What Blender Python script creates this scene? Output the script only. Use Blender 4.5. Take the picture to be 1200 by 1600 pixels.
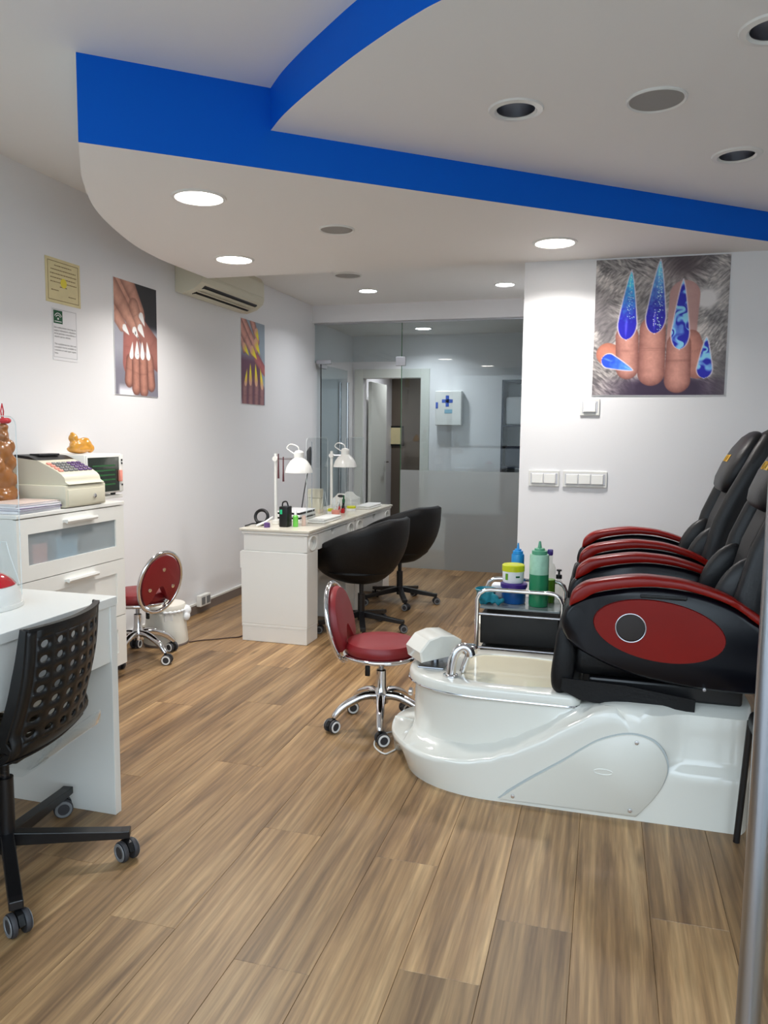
import bpy, bmesh, math, random
import numpy as np
from mathutils import Vector, Matrix, Euler
from mathutils.geometry import delaunay_2d_cdt
random.seed(7)
for o in list(bpy.data.objects): bpy.data.objects.remove(o, do_unlink=True)
SC = bpy.context.scene
COL = SC.collection
PI = math.pi
R = math.radians

# ------------------------------------------------------------------ camera
cam_d = bpy.data.cameras.new('camera')
cam_d.sensor_fit = 'VERTICAL'; cam_d.sensor_height = 36.0; cam_d.sensor_width = 27.0
cam_d.lens = 1208.0 / 1600.0 * 36.0
cam_d.clip_start = 0.05; cam_d.clip_end = 200
cam = bpy.data.objects.new('camera', cam_d); COL.objects.link(cam)
cam.location = (0, 0, 1.37)
cam.rotation_euler = Euler((R(84.16), R(-0.582), R(15.997)), 'XYZ')
SC.camera = cam

# ------------------------------------------------------------------ world and exposure
world = bpy.data.worlds.new('street_daylight'); SC.world = world
world.use_nodes = True
wn = world.node_tree.nodes; wl = world.node_tree.links
bg = wn['Background']
bg.inputs['Color'].default_value = (0.74, 0.87, 1.0, 1)
bg.inputs['Strength'].default_value = 2.15
LAMP = 7.4   # watts of each soffit downlight
SC.view_settings.view_transform = 'Standard'
SC.view_settings.look = 'None'
SC.view_settings.gamma = 1.0
SC.view_settings.use_curve_mapping = False
SC.view_settings.exposure = 1.0
SC.cycles.max_bounces = 10
SC.cycles.transparent_max_bounces = 16
SC.cycles.caustics_reflective = False
SC.cycles.caustics_refractive = False
SC.cycles.sample_clamp_indirect = 6.0

def portal(name, loc, rot, sx, sy):
    d = bpy.data.lights.new(name, 'AREA'); d.shape = 'RECTANGLE'; d.size = sx; d.size_y = sy
    d.cycles.is_portal = True
    o = bpy.data.objects.new(name, d); COL.objects.link(o)
    o.location = loc; o.rotation_euler = rot
    return o
portal('daylight_portal', (-0.5, 0.55, 1.25), (R(90), 0, 0), 4.9, 2.5)

# ------------------------------------------------------------------ materials
def lin(c):
    return tuple(((v/255.0)/12.92 if v/255.0 <= 0.04045 else ((v/255.0+0.055)/1.055)**2.4) for v in c)
def mat(name, rgb, rough=0.5, metal=0.0, spec=0.5, coat=0.0, emit=None, estr=0.0, noise=0.0, nscale=8.0, bump=0.0, bscale=60.0, linear=False):
    m = bpy.data.materials.new(name); m.use_nodes = True
    nt = m.node_tree; b = nt.nodes['Principled BSDF']
    c = rgb if linear else lin(rgb)
    b.inputs['Base Color'].default_value = (*c, 1)
    b.inputs['Roughness'].default_value = rough
    b.inputs['Metallic'].default_value = metal
    b.inputs['Specular IOR Level'].default_value = spec
    b.inputs['Coat Weight'].default_value = coat
    if emit is not None:
        b.inputs['Emission Color'].default_value = (*lin(emit), 1); b.inputs['Emission Strength'].default_value = estr
    if noise > 0 or bump > 0:
        tc = nt.nodes.new('ShaderNodeTexCoord')
    if noise > 0:
        n = nt.nodes.new('ShaderNodeTexNoise'); n.inputs['Scale'].default_value = nscale; n.inputs['Detail'].default_value = 4
        nt.links.new(tc.outputs['Object'], n.inputs['Vector'])
        mx = nt.nodes.new('ShaderNodeMix'); mx.data_type = 'RGBA'
        mx.inputs['A'].default_value = (*[v*(1-noise) for v in c], 1); mx.inputs['B'].default_value = (*[min(1, v*(1+noise)) for v in c], 1)
        nt.links.new(n.outputs['Fac'], mx.inputs['Factor']); nt.links.new(mx.outputs['Result'], b.inputs['Base Color'])
    if bump > 0:
        n2 = nt.nodes.new('ShaderNodeTexNoise'); n2.inputs['Scale'].default_value = bscale; n2.inputs['Detail'].default_value = 3
        nt.links.new(tc.outputs['Object'], n2.inputs['Vector'])
        bp = nt.nodes.new('ShaderNodeBump'); bp.inputs['Strength'].default_value = bump; bp.inputs['Distance'].default_value = 0.004
        nt.links.new(n2.outputs['Fac'], bp.inputs['Height']); nt.links.new(bp.outputs['Normal'], b.inputs['Normal'])
    return m
def glass_mat(name, tint=(1, 1, 1), ior=1.5, refl=1.0, rough=0.0):
    m = bpy.data.materials.new(name); m.use_nodes = True
    nt = m.node_tree; nt.nodes.clear()
    out = nt.nodes.new('ShaderNodeOutputMaterial'); mx = nt.nodes.new('ShaderNodeMixShader')
    tr = nt.nodes.new('ShaderNodeBsdfTransparent'); tr.inputs['Color'].default_value = (*tint, 1)
    gl = nt.nodes.new('ShaderNodeBsdfGlossy'); gl.inputs['Roughness'].default_value = rough
    gl.inputs['Color'].default_value = (refl, refl, refl, 1)
    fr = nt.nodes.new('ShaderNodeFresnel'); fr.inputs['IOR'].default_value = ior
    ge = nt.nodes.new('ShaderNodeNewGeometry'); sb = nt.nodes.new('ShaderNodeMath'); sb.operation = 'SUBTRACT'; sb.inputs[0].default_value = 1.0
    ml = nt.nodes.new('ShaderNodeMath'); ml.operation = 'MULTIPLY'
    nt.links.new(ge.outputs['Backfacing'], sb.inputs[1]); nt.links.new(sb.outputs[0], ml.inputs[0]); nt.links.new(fr.outputs['Fac'], ml.inputs[1])
    nt.links.new(ml.outputs[0], mx.inputs['Fac']); nt.links.new(tr.outputs[0], mx.inputs[1]); nt.links.new(gl.outputs[0], mx.inputs[2])
    nt.links.new(mx.outputs[0], out.inputs['Surface'])
    return m
def frosted_mat(name, col, rough=0.35, dif=0.35, thin=False):
    m = bpy.data.materials.new(name); m.use_nodes = True
    nt = m.node_tree; nt.nodes.clear()
    out = nt.nodes.new('ShaderNodeOutputMaterial'); mx = nt.nodes.new('ShaderNodeMixShader'); mx.inputs['Fac'].default_value = dif
    rf = nt.nodes.new('ShaderNodeBsdfRefraction'); rf.inputs['IOR'].default_value = 1.08; rf.inputs['Roughness'].default_value = rough
    if thin: rf = nt.nodes.new('ShaderNodeBsdfTransparent')
    rf.inputs['Color'].default_value = (*col, 1)
    pb = nt.nodes.new('ShaderNodeBsdfPrincipled'); pb.inputs['Base Color'].default_value = (*col, 1); pb.inputs['Roughness'].default_value = 0.3
    nt.links.new(rf.outputs[0], mx.inputs[1]); nt.links.new(pb.outputs[0], mx.inputs[2]); nt.links.new(mx.outputs[0], out.inputs['Surface'])
    return m
def vcol_mat(name, rough=0.45):
    m = bpy.data.materials.new(name); m.use_nodes = True
    nt = m.node_tree; b = nt.nodes['Principled BSDF']; b.inputs['Roughness'].default_value = rough
    a = nt.nodes.new('ShaderNodeVertexColor'); a.layer_name = 'print'
    nt.links.new(a.outputs['Color'], b.inputs['Base Color'])
    return m
def wood_floor():
    m = bpy.data.materials.new('oak_planks'); m.use_nodes = True
    nt = m.node_tree; L = nt.links; b = nt.nodes['Principled BSDF']
    tc = nt.nodes.new('ShaderNodeTexCoord'); oi = nt.nodes.new('ShaderNodeObjectInfo')
    mu = nt.nodes.new('ShaderNodeVectorMath'); mu.operation = 'SCALE'; mu.inputs[0].default_value = (37.0, 91.0, 13.0); L.new(oi.outputs['Random'], mu.inputs['Scale'])
    ad = nt.nodes.new('ShaderNodeVectorMath'); ad.operation = 'ADD'; L.new(tc.outputs['Object'], ad.inputs[0]); L.new(mu.outputs[0], ad.inputs[1])
    def mp(sx, sy):
        q = nt.nodes.new('ShaderNodeMapping'); q.inputs['Scale'].default_value = (sx, sy, 1); L.new(ad.outputs[0], q.inputs['Vector']); return q
    # broad figure
    m1 = mp(9.0, 0.5); n1 = nt.nodes.new('ShaderNodeTexNoise'); n1.inputs['Scale'].default_value = 1.6; n1.inputs['Detail'].default_value = 6; n1.inputs['Roughness'].default_value = 0.6; n1.inputs['Distortion'].default_value = 0.6
    L.new(m1.outputs[0], n1.inputs['Vector'])
    # fine grain
    m2 = mp(95.0, 3.5); n2 = nt.nodes.new('ShaderNodeTexNoise'); n2.inputs['Scale'].default_value = 1.5; n2.inputs['Detail'].default_value = 5
    L.new(m2.outputs[0], n2.inputs['Vector'])
    # knots
    m3 = mp(5.0, 1.4); v = nt.nodes.new('ShaderNodeTexVoronoi'); v.inputs['Scale'].default_value = 1.4; L.new(m3.outputs[0], v.inputs['Vector'])
    kr = nt.nodes.new('ShaderNodeValToRGB'); kr.color_ramp.elements[0].position = 0.02; kr.color_ramp.elements[0].color = (0.45, 0.45, 0.45, 1); kr.color_ramp.elements[1].position = 0.16; kr.color_ramp.elements[1].color = (1, 1, 1, 1)
    L.new(v.outputs['Distance'], kr.inputs['Fac'])
    cr = nt.nodes.new('ShaderNodeValToRGB')
    e = cr.color_ramp.elements
    e[0].position = 0.28; e[0].color = (*lin((104, 77, 52)), 1)
    e[1].position = 0.72; e[1].color = (*lin((190, 156, 112)), 1)
    k = e.new(0.5); k.color = (*lin((154, 121, 83)), 1)
    L.new(n1.outputs['Fac'], cr.inputs['Fac'])
    g = nt.nodes.new('ShaderNodeMapRange'); g.inputs['From Min'].default_value = 0.3; g.inputs['From Max'].default_value = 0.7; g.inputs['To Min'].default_value = 0.78; g.inputs['To Max'].default_value = 1.12
    L.new(n2.outputs['Fac'], g.inputs['Value'])
    x1 = nt.nodes.new('ShaderNodeMix'); x1.data_type = 'RGBA'; x1.blend_type = 'MULTIPLY'; x1.inputs['Factor'].default_value = 1.0
    L.new(cr.outputs['Color'], x1.inputs['A']); L.new(g.outputs[0], x1.inputs['B'])
    m4 = mp(1.0, 0.075); wv = nt.nodes.new('ShaderNodeTexWave'); wv.wave_type = 'BANDS'; wv.bands_direction = 'X'; wv.inputs['Scale'].default_value = 11.0; wv.inputs['Distortion'].default_value = 7.0; wv.inputs['Detail'].default_value = 3.0; wv.inputs['Detail Scale'].default_value = 1.4
    L.new(m4.outputs[0], wv.inputs['Vector'])
    wr_ = nt.nodes.new('ShaderNodeMapRange'); wr_.inputs['To Min'].default_value = 0.84; wr_.inputs['To Max'].default_value = 1.06; L.new(wv.outputs['Fac'], wr_.inputs['Value'])
    x0 = nt.nodes.new('ShaderNodeMix'); x0.data_type = 'RGBA'; x0.blend_type = 'MULTIPLY'; x0.inputs['Factor'].default_value = 1.0
    L.new(x1.outputs['Result'], x0.inputs['A']); L.new(wr_.outputs[0], x0.inputs['B'])
    x2 = nt.nodes.new('ShaderNodeMix'); x2.data_type = 'RGBA'; x2.blend_type = 'MULTIPLY'; x2.inputs['Factor'].default_value = 0.8
    L.new(x0.outputs['Result'], x2.inputs['A']); L.new(kr.outputs['Color'], x2.inputs['B'])
    # plank-to-plank tone
    pr = nt.nodes.new('ShaderNodeMapRange'); pr.inputs['To Min'].default_value = 0.74; pr.inputs['To Max'].default_value = 1.14; L.new(oi.outputs['Random'], pr.inputs['Value'])
    x3 = nt.nodes.new('ShaderNodeMix'); x3.data_type = 'RGBA'; x3.blend_type = 'MULTIPLY'; x3.inputs['Factor'].default_value = 1.0
    L.new(x2.outputs['Result'], x3.inputs['A']); L.new(pr.outputs[0], x3.inputs['B'])
    L.new(x3.outputs['Result'], b.inputs['Base Color'])
    b.inputs['Roughness'].default_value = 0.42
    bp = nt.nodes.new('ShaderNodeBump'); bp.inputs['Strength'].default_value = 0.12; bp.inputs['Distance'].default_value = 0.002
    L.new(n2.outputs['Fac'], bp.inputs['Height']); L.new(bp.outputs['Normal'], b.inputs['Normal'])
    return m
M = dict(
    wall=mat('white_wall_paint', (236, 235, 236), 0.55, bump=0.05, bscale=35),
    ceil=mat('white_ceiling_paint', (236, 234, 231), 0.7, bump=0.04, bscale=30),
    blue=mat('blue_paint', (0, 100, 216), 0.6, spec=0.15),
    planks=wood_floor(),
    sub=mat('dark_subfloor', (45, 34, 25), 0.9),
    skirt=mat('grey_skirting', (118, 106, 100), 0.5),
    trunk=mat('white_plastic', (228, 227, 222), 0.35),
    white=mat('white_lacquer', (233, 232, 227), 0.28),
    melamine=mat('white_melamine', (231, 230, 224), 0.38),
    cream=mat('cream_plastic', (214, 209, 188), 0.42),
    acryl_w=mat('white_gelcoat', (222, 220, 211), 0.14, coat=0.5),
    basin=mat('ivory_gelcoat', (234, 226, 200), 0.15, coat=0.5),
    chrome=mat('chrome', (225, 225, 228), 0.08, metal=1.0),
    steel=mat('brushed_steel', (170, 172, 178), 0.28, metal=1.0),
    alu=mat('aluminium', (190, 190, 195), 0.35, metal=1.0),
    blackm=mat('black_metal', (16, 15, 17), 0.35),
    blackp=mat('black_plastic', (10, 10, 11), 0.42, spec=0.4),
    leather=mat('black_leather', (9, 9, 11), 0.5, spec=0.3, bump=0.25, bscale=90),
    leather2=mat('grey_black_leather', (24, 24, 26), 0.45, spec=0.4, bump=0.2, bscale=80),
    gloss=mat('gloss_black', (7, 7, 14), 0.3, spec=0.35),
    redwood=mat('red_lacquer', (122, 11, 3), 0.3, spec=0.3, noise=0.25, nscale=5),
    redv=mat('red_vinyl', (128, 26, 32), 0.42),
    redp=mat('red_plastic', (190, 16, 36), 0.15, coat=0.6),
    rubber=mat('grey_rubber', (52, 51, 54), 0.6),
    tyre_w=mat('white_ring', (232, 232, 230), 0.4),
    grey=mat('grey_plastic', (120, 122, 124), 0.5),
    dark=mat('dark_grey', (40, 40, 43), 0.5),
    paper=mat('paper', (232, 231, 233), 0.7),
    parch=mat('parchment', (226, 212, 165), 0.7, noise=0.1, nscale=20),
    ink=mat('black_ink', (34, 33, 36), 0.7),
    brownink=mat('brown_ink', (128, 104, 66), 0.7),
    yellow=mat('gold_yellow', (226, 170, 20), 0.5),
    seal=mat('yellow_seal', (236, 219, 70), 0.6),
    greend=mat('dark_green', (8, 84, 50), 0.6),
    carved=mat('carved_wood', (150, 92, 38), 0.25, coat=0.4, noise=0.35, nscale=30),
    gold=mat('golden_figurine', (206, 146, 52), 0.25, coat=0.4, noise=0.2, nscale=40),
    ribbon=mat('red_ribbon', (196, 24, 40), 0.5),
    screen=mat('green_dark_glass', (10, 30, 16), 0.1, coat=0.5),
    greenbar=mat('green_tint', (38, 96, 50), 0.3),
    frost=mat('frosted_drawer_glass', (134, 144, 146), 0.35),
    bottleg=mat('green_squeeze_bottle', (38, 128, 86), 0.3),
    foam=mat('pale_green_foam', (160, 205, 180), 0.35, noise=0.25, nscale=30),
    bottleb=mat('blue_squeeze_bottle', (30, 142, 214), 0.3),
    lime=mat('lime_lid', (196, 200, 24), 0.35),
    purple=mat('purple_jar', (60, 32, 120), 0.3),
    bluejar=mat('blue_jar', (20, 84, 150), 0.3),
    teal=mat('teal_cloth', (22, 122, 140), 0.85, bump=0.8, bscale=60),
    lgreen=mat('bright_green', (110, 200, 80), 0.35),
    olive=mat('olive_liquid', (96, 150, 30), 0.3),
    pink=mat('pink_gel', (244, 156, 140), 0.35),
    red=mat('red_varnish', (190, 26, 34), 0.25),
    skyblue=mat('pale_blue', (150, 195, 215), 0.4),
    bluecross=mat('blue_cross', (54, 92, 190), 0.5),
    clear=glass_mat('clear_acrylic', (0.97, 0.98, 0.98), 1.35),
    edge=mat('acrylic_edge', (226, 232, 232), 0.15),
    pane=glass_mat('green_tinted_glass', (0.84, 0.88, 0.89), 1.62, refl=0.95),
    shopglass=glass_mat('shop_glass', (0.96, 0.98, 0.98), 1.3),
    frosted=frosted_mat('frosted_film', (0.86, 0.89, 0.88), 0.14, 0.34),
    frosted_d=frosted_mat('frosted_drawer', (0.80, 0.85, 0.87), 0.10, 0.26, True), alupaint=mat('pale_silver_paint', (196, 197, 204), 0.35), speakermesh=mat('speaker_mesh', (176, 172, 166), 0.6, bump=1.0, bscale=900),
    mag=mat('magazine_cover', (226, 206, 196), 0.4, noise=0.3, nscale=25),
    cream2=mat('warm_white_plastic', (226, 223, 212), 0.4), tabletop=mat('cream_table_top', (214, 208, 194), 0.25), greenled=mat('green_display', (40, 190, 130), 0.4), pinkclear=mat('pink_clear', (220, 190, 180), 0.2), darkred=mat('dark_red', (86, 22, 28), 0.35),
    smoked=mat('smoked_glass', (34, 26, 24), 0.25), acryl_w2=mat('white_cover', (216, 213, 203), 0.25), shelfgrey=mat('glass_grey_shelf', (120, 128, 130), 0.15), capgreen=mat('sea_green_cap', (84, 158, 124), 0.35), milky=glass_mat('milky_clear', (0.86, 0.88, 0.86), 1.4), teal2=mat('teal_plastic', (30, 130, 148), 0.35), grey2=mat('pale_grey', (176, 182, 182), 0.5),
    lamp=mat('lit_diffuser', (255, 255, 255), 0.5, emit=(255, 248, 240), estr=9.0),
    lampc=mat('lit_cool_diffuser', (255, 255, 255), 0.5, emit=(240, 246, 255), estr=9.0),
    print=vcol_mat('printed_poster'),
    taupe=mat('taupe_tiles', (104, 92, 80), 0.5),
    doorw=mat('pale_door', (214, 216, 208), 0.4),
    pavement=mat('grey_pavement', (150, 148, 145), 0.8, noise=0.15, nscale=2),
    facade=mat('street_facade', (206, 204, 200), 0.8, noise=0.2, nscale=1.0),
    bag=mat('white_bag', (235, 238, 240), 0.4, bump=0.6, bscale=30),
    cable=mat('brown_cable', (70, 50, 40), 0.6),
    towel=mat('white_towel', (224, 224, 220), 0.9, bump=0.5, bscale=200),
    drill=mat('violet_plastic', (92, 64, 120), 0.4),
    navy=mat('navy_fabric', (24, 36, 60), 0.8),
)

# ------------------------------------------------------------------ mesh helpers
class MB:
    def __init__(s): s.v = []; s.f = []; s.mi = []; s.cur = 0
    def add(s, vs, fs):
        o = len(s.v); s.v += [tuple(p) for p in vs]; s.f += [tuple(i+o for i in f) for f in fs]; s.mi += [s.cur]*len(fs); return s
    def m(s, i): s.cur = i; return s
    def box(s, x0, x1, y0, y1, z0, z1):
        v = [(x0,y0,z0),(x1,y0,z0),(x1,y1,z0),(x0,y1,z0),(x0,y0,z1),(x1,y0,z1),(x1,y1,z1),(x0,y1,z1)]
        return s.add(v, [(0,3,2,1),(4,5,6,7),(0,1,5,4),(1,2,6,5),(2,3,7,6),(3,0,4,7)])
    def rbox(s, x0, x1, y0, y1, z0, z1, r=0.005, seg=2, mtx=None):
        bm = bmesh.new(); bmesh.ops.create_cube(bm, size=1)
        bmesh.ops.scale(bm, vec=(x1-x0, y1-y0, z1-z0), verts=bm.verts)
        bmesh.ops.bevel(bm, geom=list(bm.edges), offset=min(r, 0.499*min(abs(x1-x0),abs(y1-y0),abs(z1-z0))), segments=seg, profile=0.5, affect='EDGES')
        bmesh.ops.translate(bm, vec=((x0+x1)/2,(y0+y1)/2,(z0+z1)/2), verts=bm.verts)
        if mtx is not None: bmesh.ops.transform(bm, matrix=mtx, verts=bm.verts)
        return s.bm(bm)
    def bm(s, bm):
        bm.verts.ensure_lookup_table(); bm.verts.index_update()
        s.add([v.co[:] for v in bm.verts], [[v.index for v in f.verts] for f in bm.faces]); bm.free(); return s
    def tube(s, pts, r, n=10, closed=False):
        P = [Vector(p) for p in pts]; N = len(P); rs = r if isinstance(r, (list, tuple)) else [r]*N
        T = []
        for i in range(N):
            if closed: t = P[(i+1) % N]-P[i-1]
            else: t = P[min(i+1,N-1)]-P[max(i-1,0)]
            T.append(t.normalized())
        up = Vector((0,0,1)) if abs(T[0].z) < 0.9 else Vector((1,0,0))
        u = T[0].cross(up).normalized(); vs = []; fs = []
        for i in range(N):
            if i > 0:
                q = T[i-1].rotation_difference(T[i]); u = q @ u
            u = (u - T[i]*u.dot(T[i])).normalized(); w = T[i].cross(u)
            for k in range(n):
                a = 2*PI*k/n; vs.append(P[i]+(u*math.cos(a)+w*math.sin(a))*rs[i])
        for i in range(N if closed else N-1):
            j = (i+1) % N
            for k in range(n): fs.append((i*n+k, i*n+(k+1)%n, j*n+(k+1)%n, j*n+k))
        if not closed:
            fs.append(tuple(range(n))[::-1]); fs.append(tuple((N-1)*n+k for k in range(n)))
        return s.add(vs, fs)
    def lathe(s, prof, c=(0,0,0), n=24, mtx=None, sx=1.0, sy=1.0, cap=True):
        vs = []; fs = []; c = Vector(c)
        for (r, z) in prof:
            for k in range(n):
                a = 2*PI*k/n; p = Vector((r*math.cos(a)*sx, r*math.sin(a)*sy, z))
                if mtx is not None: p = mtx @ p
                vs.append(p+c)
        m_ = len(prof)
        for i in range(m_-1):
            for k in range(n): fs.append((i*n+k, i*n+(k+1)%n, (i+1)*n+(k+1)%n, (i+1)*n+k))
        if cap and prof[0][0] > 1e-6: fs.append(tuple(range(n))[::-1])
        if cap and prof[-1][0] > 1e-6: fs.append(tuple((m_-1)*n+k for k in range(n)))
        return s.add(vs, fs)
    def prism(s, out, plane, a, b, inset=0.0):
        n = len(out)
        def P(u, w, d): return {'xy': (u, w, d), 'xz': (u, d, w), 'yz': (d, u, w)}[plane]
        rings = []
        if inset > 0:
            ca = (sum(p[0] for p in out)/n, sum(p[1] for p in out)/n)
            def ins(p):
                d = math.hypot(p[0]-ca[0], p[1]-ca[1]) or 1
                k = max(0, 1-inset/d); return (ca[0]+(p[0]-ca[0])*k, ca[1]+(p[1]-ca[1])*k)
            sg = 1 if b > a else -1
            rings = [([ins(p) for p in out], a), (out, a+inset*sg), (out, b-inset*sg), ([ins(p) for p in out], b)]
        else: rings = [(out, a), (out, b)]
        vs = []; fs = []
        for o, d in rings: vs += [P(p[0], p[1], d) for p in o]
        for i in range(len(rings)-1):
            for k in range(n): fs.append((i*n+k, i*n+(k+1)%n, (i+1)*n+(k+1)%n, (i+1)*n+k))
        fs.append(tuple(range(n))[::-1]); fs.append(tuple((len(rings)-1)*n+k for k in range(n)))
        return s.add(vs, fs)
    def loft(s, secs, caps=True, closed=True):
        n = len(secs[0]); vs = [p for q in secs for p in q]; fs = []
        for i in range(len(secs)-1):
            for k in range(n if closed else n-1): fs.append((i*n+k, i*n+(k+1)%n, (i+1)*n+(k+1)%n, (i+1)*n+k))
        if caps: fs.append(tuple(range(n))[::-1]); fs.append(tuple((len(secs)-1)*n+k for k in range(n)))
        return s.add(vs, fs)
    def ell(s, c, r, n=20, m=12, rot=None):
        vs = []; fs = []
        q = Euler(rot).to_matrix() if rot else None
        for i in range(m+1):
            th = PI*i/m
            for k in range(n):
                a = 2*PI*k/n; p = Vector((r[0]*math.sin(th)*math.cos(a), r[1]*math.sin(th)*math.sin(a), r[2]*math.cos(th)))
                if q: p = q @ p
                vs.append(p+Vector(c))
        for i in range(m):
            for k in range(n): fs.append((i*n+k, i*n+(k+1)%n, (i+1)*n+(k+1)%n, (i+1)*n+k))
        return s.add(vs, fs)
    def build(s, name, mats, parent=None, smooth=False, loc=None, local=False, angle=40):
        me = bpy.data.meshes.new(name)
        off = Vector((0,0,0))
        if loc is not None: off = Vector(loc)
        elif parent is not None and not local:
            p = parent
            while p is not None: off += p.location; p = p.parent
        me.from_pydata([(v[0]-off[0], v[1]-off[1], v[2]-off[2]) for v in s.v], [], s.f)
        if not isinstance(mats, (list, tuple)): mats = [mats]
        for m_ in mats: me.materials.append(M[m_])
        bm = bmesh.new(); bm.from_mesh(me)
        for f, i in zip(bm.faces, s.mi): f.material_index = i
        bmesh.ops.remove_doubles(bm, verts=bm.verts, dist=1e-6)
        bmesh.ops.recalc_face_normals(bm, faces=bm.faces)
        if smooth:
            for f in bm.faces: f.smooth = True
            for e in bm.edges:
                if len(e.link_faces) == 2 and e.calc_face_angle(0) > R(angle): e.smooth = False
        bm.to_mesh(me); bm.free()
        o = bpy.data.objects.new(name, me); COL.objects.link(o)
        if parent is not None: o.parent = parent
        if loc is not None: o.location = loc
        return o
def tag(o, label, cat=None, group=None, kind=None):
    if label: o['label'] = label
    if cat: o['category'] = cat
    if group: o['group'] = group
    if kind: o['kind'] = kind
    return o
def thing(name, label, cat, loc=(0,0,0), rotz=0.0, group=None):
    o = bpy.data.objects.new(name, None); COL.objects.link(o); o.location = loc; o.rotation_euler = (0,0,rotz)
    o.empty_display_size = 0.1
    return tag(o, label, cat, group)
def struct(o, label=None): o['kind'] = 'structure'; 
def S(o, label=None, cat=None):
    o['kind'] = 'structure'
    if label: o['label'] = label
    if cat: o['category'] = cat
    return o
def copy_tree(o, parent=None):
    c = o.copy(); COL.objects.link(c); c.parent = parent
    for ch in list(o.children): copy_tree(ch, c)
    return c
def subsurf(o, lv=2):
    m = o.modifiers.new('s', 'SUBSURF'); m.levels = lv; m.render_levels = lv
    for p in o.data.polygons: p.use_smooth = True
    return o
def arc(c, r, a0, a1, n, plane='xz', rz=None):
    out = []
    for i in range(n+1):
        a = R(a0+(a1-a0)*i/n); u = c[0]+r*math.cos(a); w = c[1]+(rz or r)*math.sin(a); out.append((u, w))
    return out
def smooth_curve(pts, k=6, closed=False):
    P = [Vector(p) for p in pts]; n = len(P); out = []
    rng = range(n) if closed else range(n-1)
    for i in rng:
        p0 = P[i-1] if (closed or i > 0) else P[i]; p1 = P[i]; p2 = P[(i+1) % n]; p3 = P[(i+2) % n] if (closed or i+2 < n) else P[(i+1) % n]
        for j in range(k):
            t = j/k
            out.append(0.5*((2*p1)+(-p0+p2)*t+(2*p0-5*p1+4*p2-p3)*t*t+(-p0+3*p1-3*p2+p3)*t*t*t))
    if not closed: out.append(P[-1])
    return out
def sc2(pts, k=6, closed=False):
    return [(p.x, p.y) for p in smooth_curve([(a, b, 0) for a, b in pts], k, closed)]
def text_mesh(txt, size, material, parent, mtx, name='lettering', extrude=0.0004, width=None, align='LEFT', spacing=1.0):
    cu = bpy.data.curves.new('t', 'FONT'); cu.body = txt; cu.size = size; cu.extrude = extrude; cu.align_x = align; cu.space_line = spacing
    ob = bpy.data.objects.new('t', cu); COL.objects.link(ob)
    bpy.context.view_layer.update()
    me = bpy.data.meshes.new_from_object(ob.evaluated_get(bpy.context.evaluated_depsgraph_get()))
    bpy.data.objects.remove(ob); bpy.data.curves.remove(cu)
    if width:
        xs = [v.co.x for v in me.vertices]; w = max(xs)-min(xs)
        for v in me.vertices: v.co.x *= width/w
    me.transform(mtx); me.materials.clear(); me.materials.append(M[material])
    off = Vector((0,0,0)); p = parent
    while p is not None: off += p.location; p = p.parent
    me.transform(Matrix.Translation(-off))
    o = bpy.data.objects.new(name, me); COL.objects.link(o); o.parent = parent
    return o

# ================================================================== THE SETTING
WX = -2.93; RX = 1.95; FY = 0.6; PY = 4.88; GY = 7.6; BY = 8.85
CX = -0.517
Z1, Z2, Z3, Z4 = 2.72, 2.56, 2.41, 2.65
floor = S(MB().box(WX-0.1, RX+0.1, FY-0.05, 11.2, -0.08, -0.006).build('floor', 'sub'))
# planks
PWID = 0.211; PLEN = 1.5
known = {0: 2.212, 1: 1.62, 2: 2.078, 3: 1.80, 4: 2.292, 5: 1.712, 6: 2.357, 7: 1.777, 8: 2.80, 9: 3.49, 10: 2.575, 11: 3.35, 12: 4.263, 13: 3.79, 14: 2.9, 15: 3.3}
def plank(x0, x1, y0, y1):
    g = 0.0003; c = 0.0008
    cx, cy = (x0+x1)/2, (y0+y1)/2
    a, b2, cc, d = x0+g, x1-g, y0+g, y1-g
    mb = MB()
    v = [(a,cc,-0.006),(b2,cc,-0.006),(b2,d,-0.006),(a,d,-0.006),(a,cc,-0.0012),(b2,cc,-0.0012),(b2,d,-0.0012),(a,d,-0.0012),(a+c,cc+c,0),(b2-c,cc+c,0),(b2-c,d-c,0),(a+c,d-c,0)]
    mb.add(v, [(0,1,5,4),(1,2,6,5),(2,3,7,6),(3,0,4,7),(4,5,9,8),(5,6,10,9),(6,7,11,10),(7,4,8,11),(8,9,10,11)])
    o = mb.build('plank', 'planks', None, loc=(cx, cy, 0)); o.parent = floor
for k in range(-8, 17):
    x1 = 0.382-PWID*k; x0 = x1-PWID
    x0c, x1c = max(x0, WX), min(x1, RX)
    if x1c-x0c < 0.01: continue
    yend = PY if x0 > CX-0.05 else BY
    j = known.get(k, 0.9+1.5*random.random())
    y = j
    while y > FY: y -= PLEN
    while y < yend:
        ya, yb = max(y, FY), min(y+PLEN, yend)
        if yb-ya > 0.02: plank(x0c, x1c, ya, yb)
        y += PLEN
# walls
S(MB().box(WX-0.12, WX, FY-0.05, 11.2, 0, 2.8).build('wall_left', 'wall'))
S(MB().box(CX, RX, PY, GY+0.12, 0, 2.8).build('wall_rear', 'wall'))
S(MB().box(RX, RX+0.12, FY-0.05, PY, 0, 2.8).build('wall_right', 'wall'))
S(MB().box(WX, CX, GY-0.06, GY+0.10, 2.48, Z4).build('trim_1', 'wall'))
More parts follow.
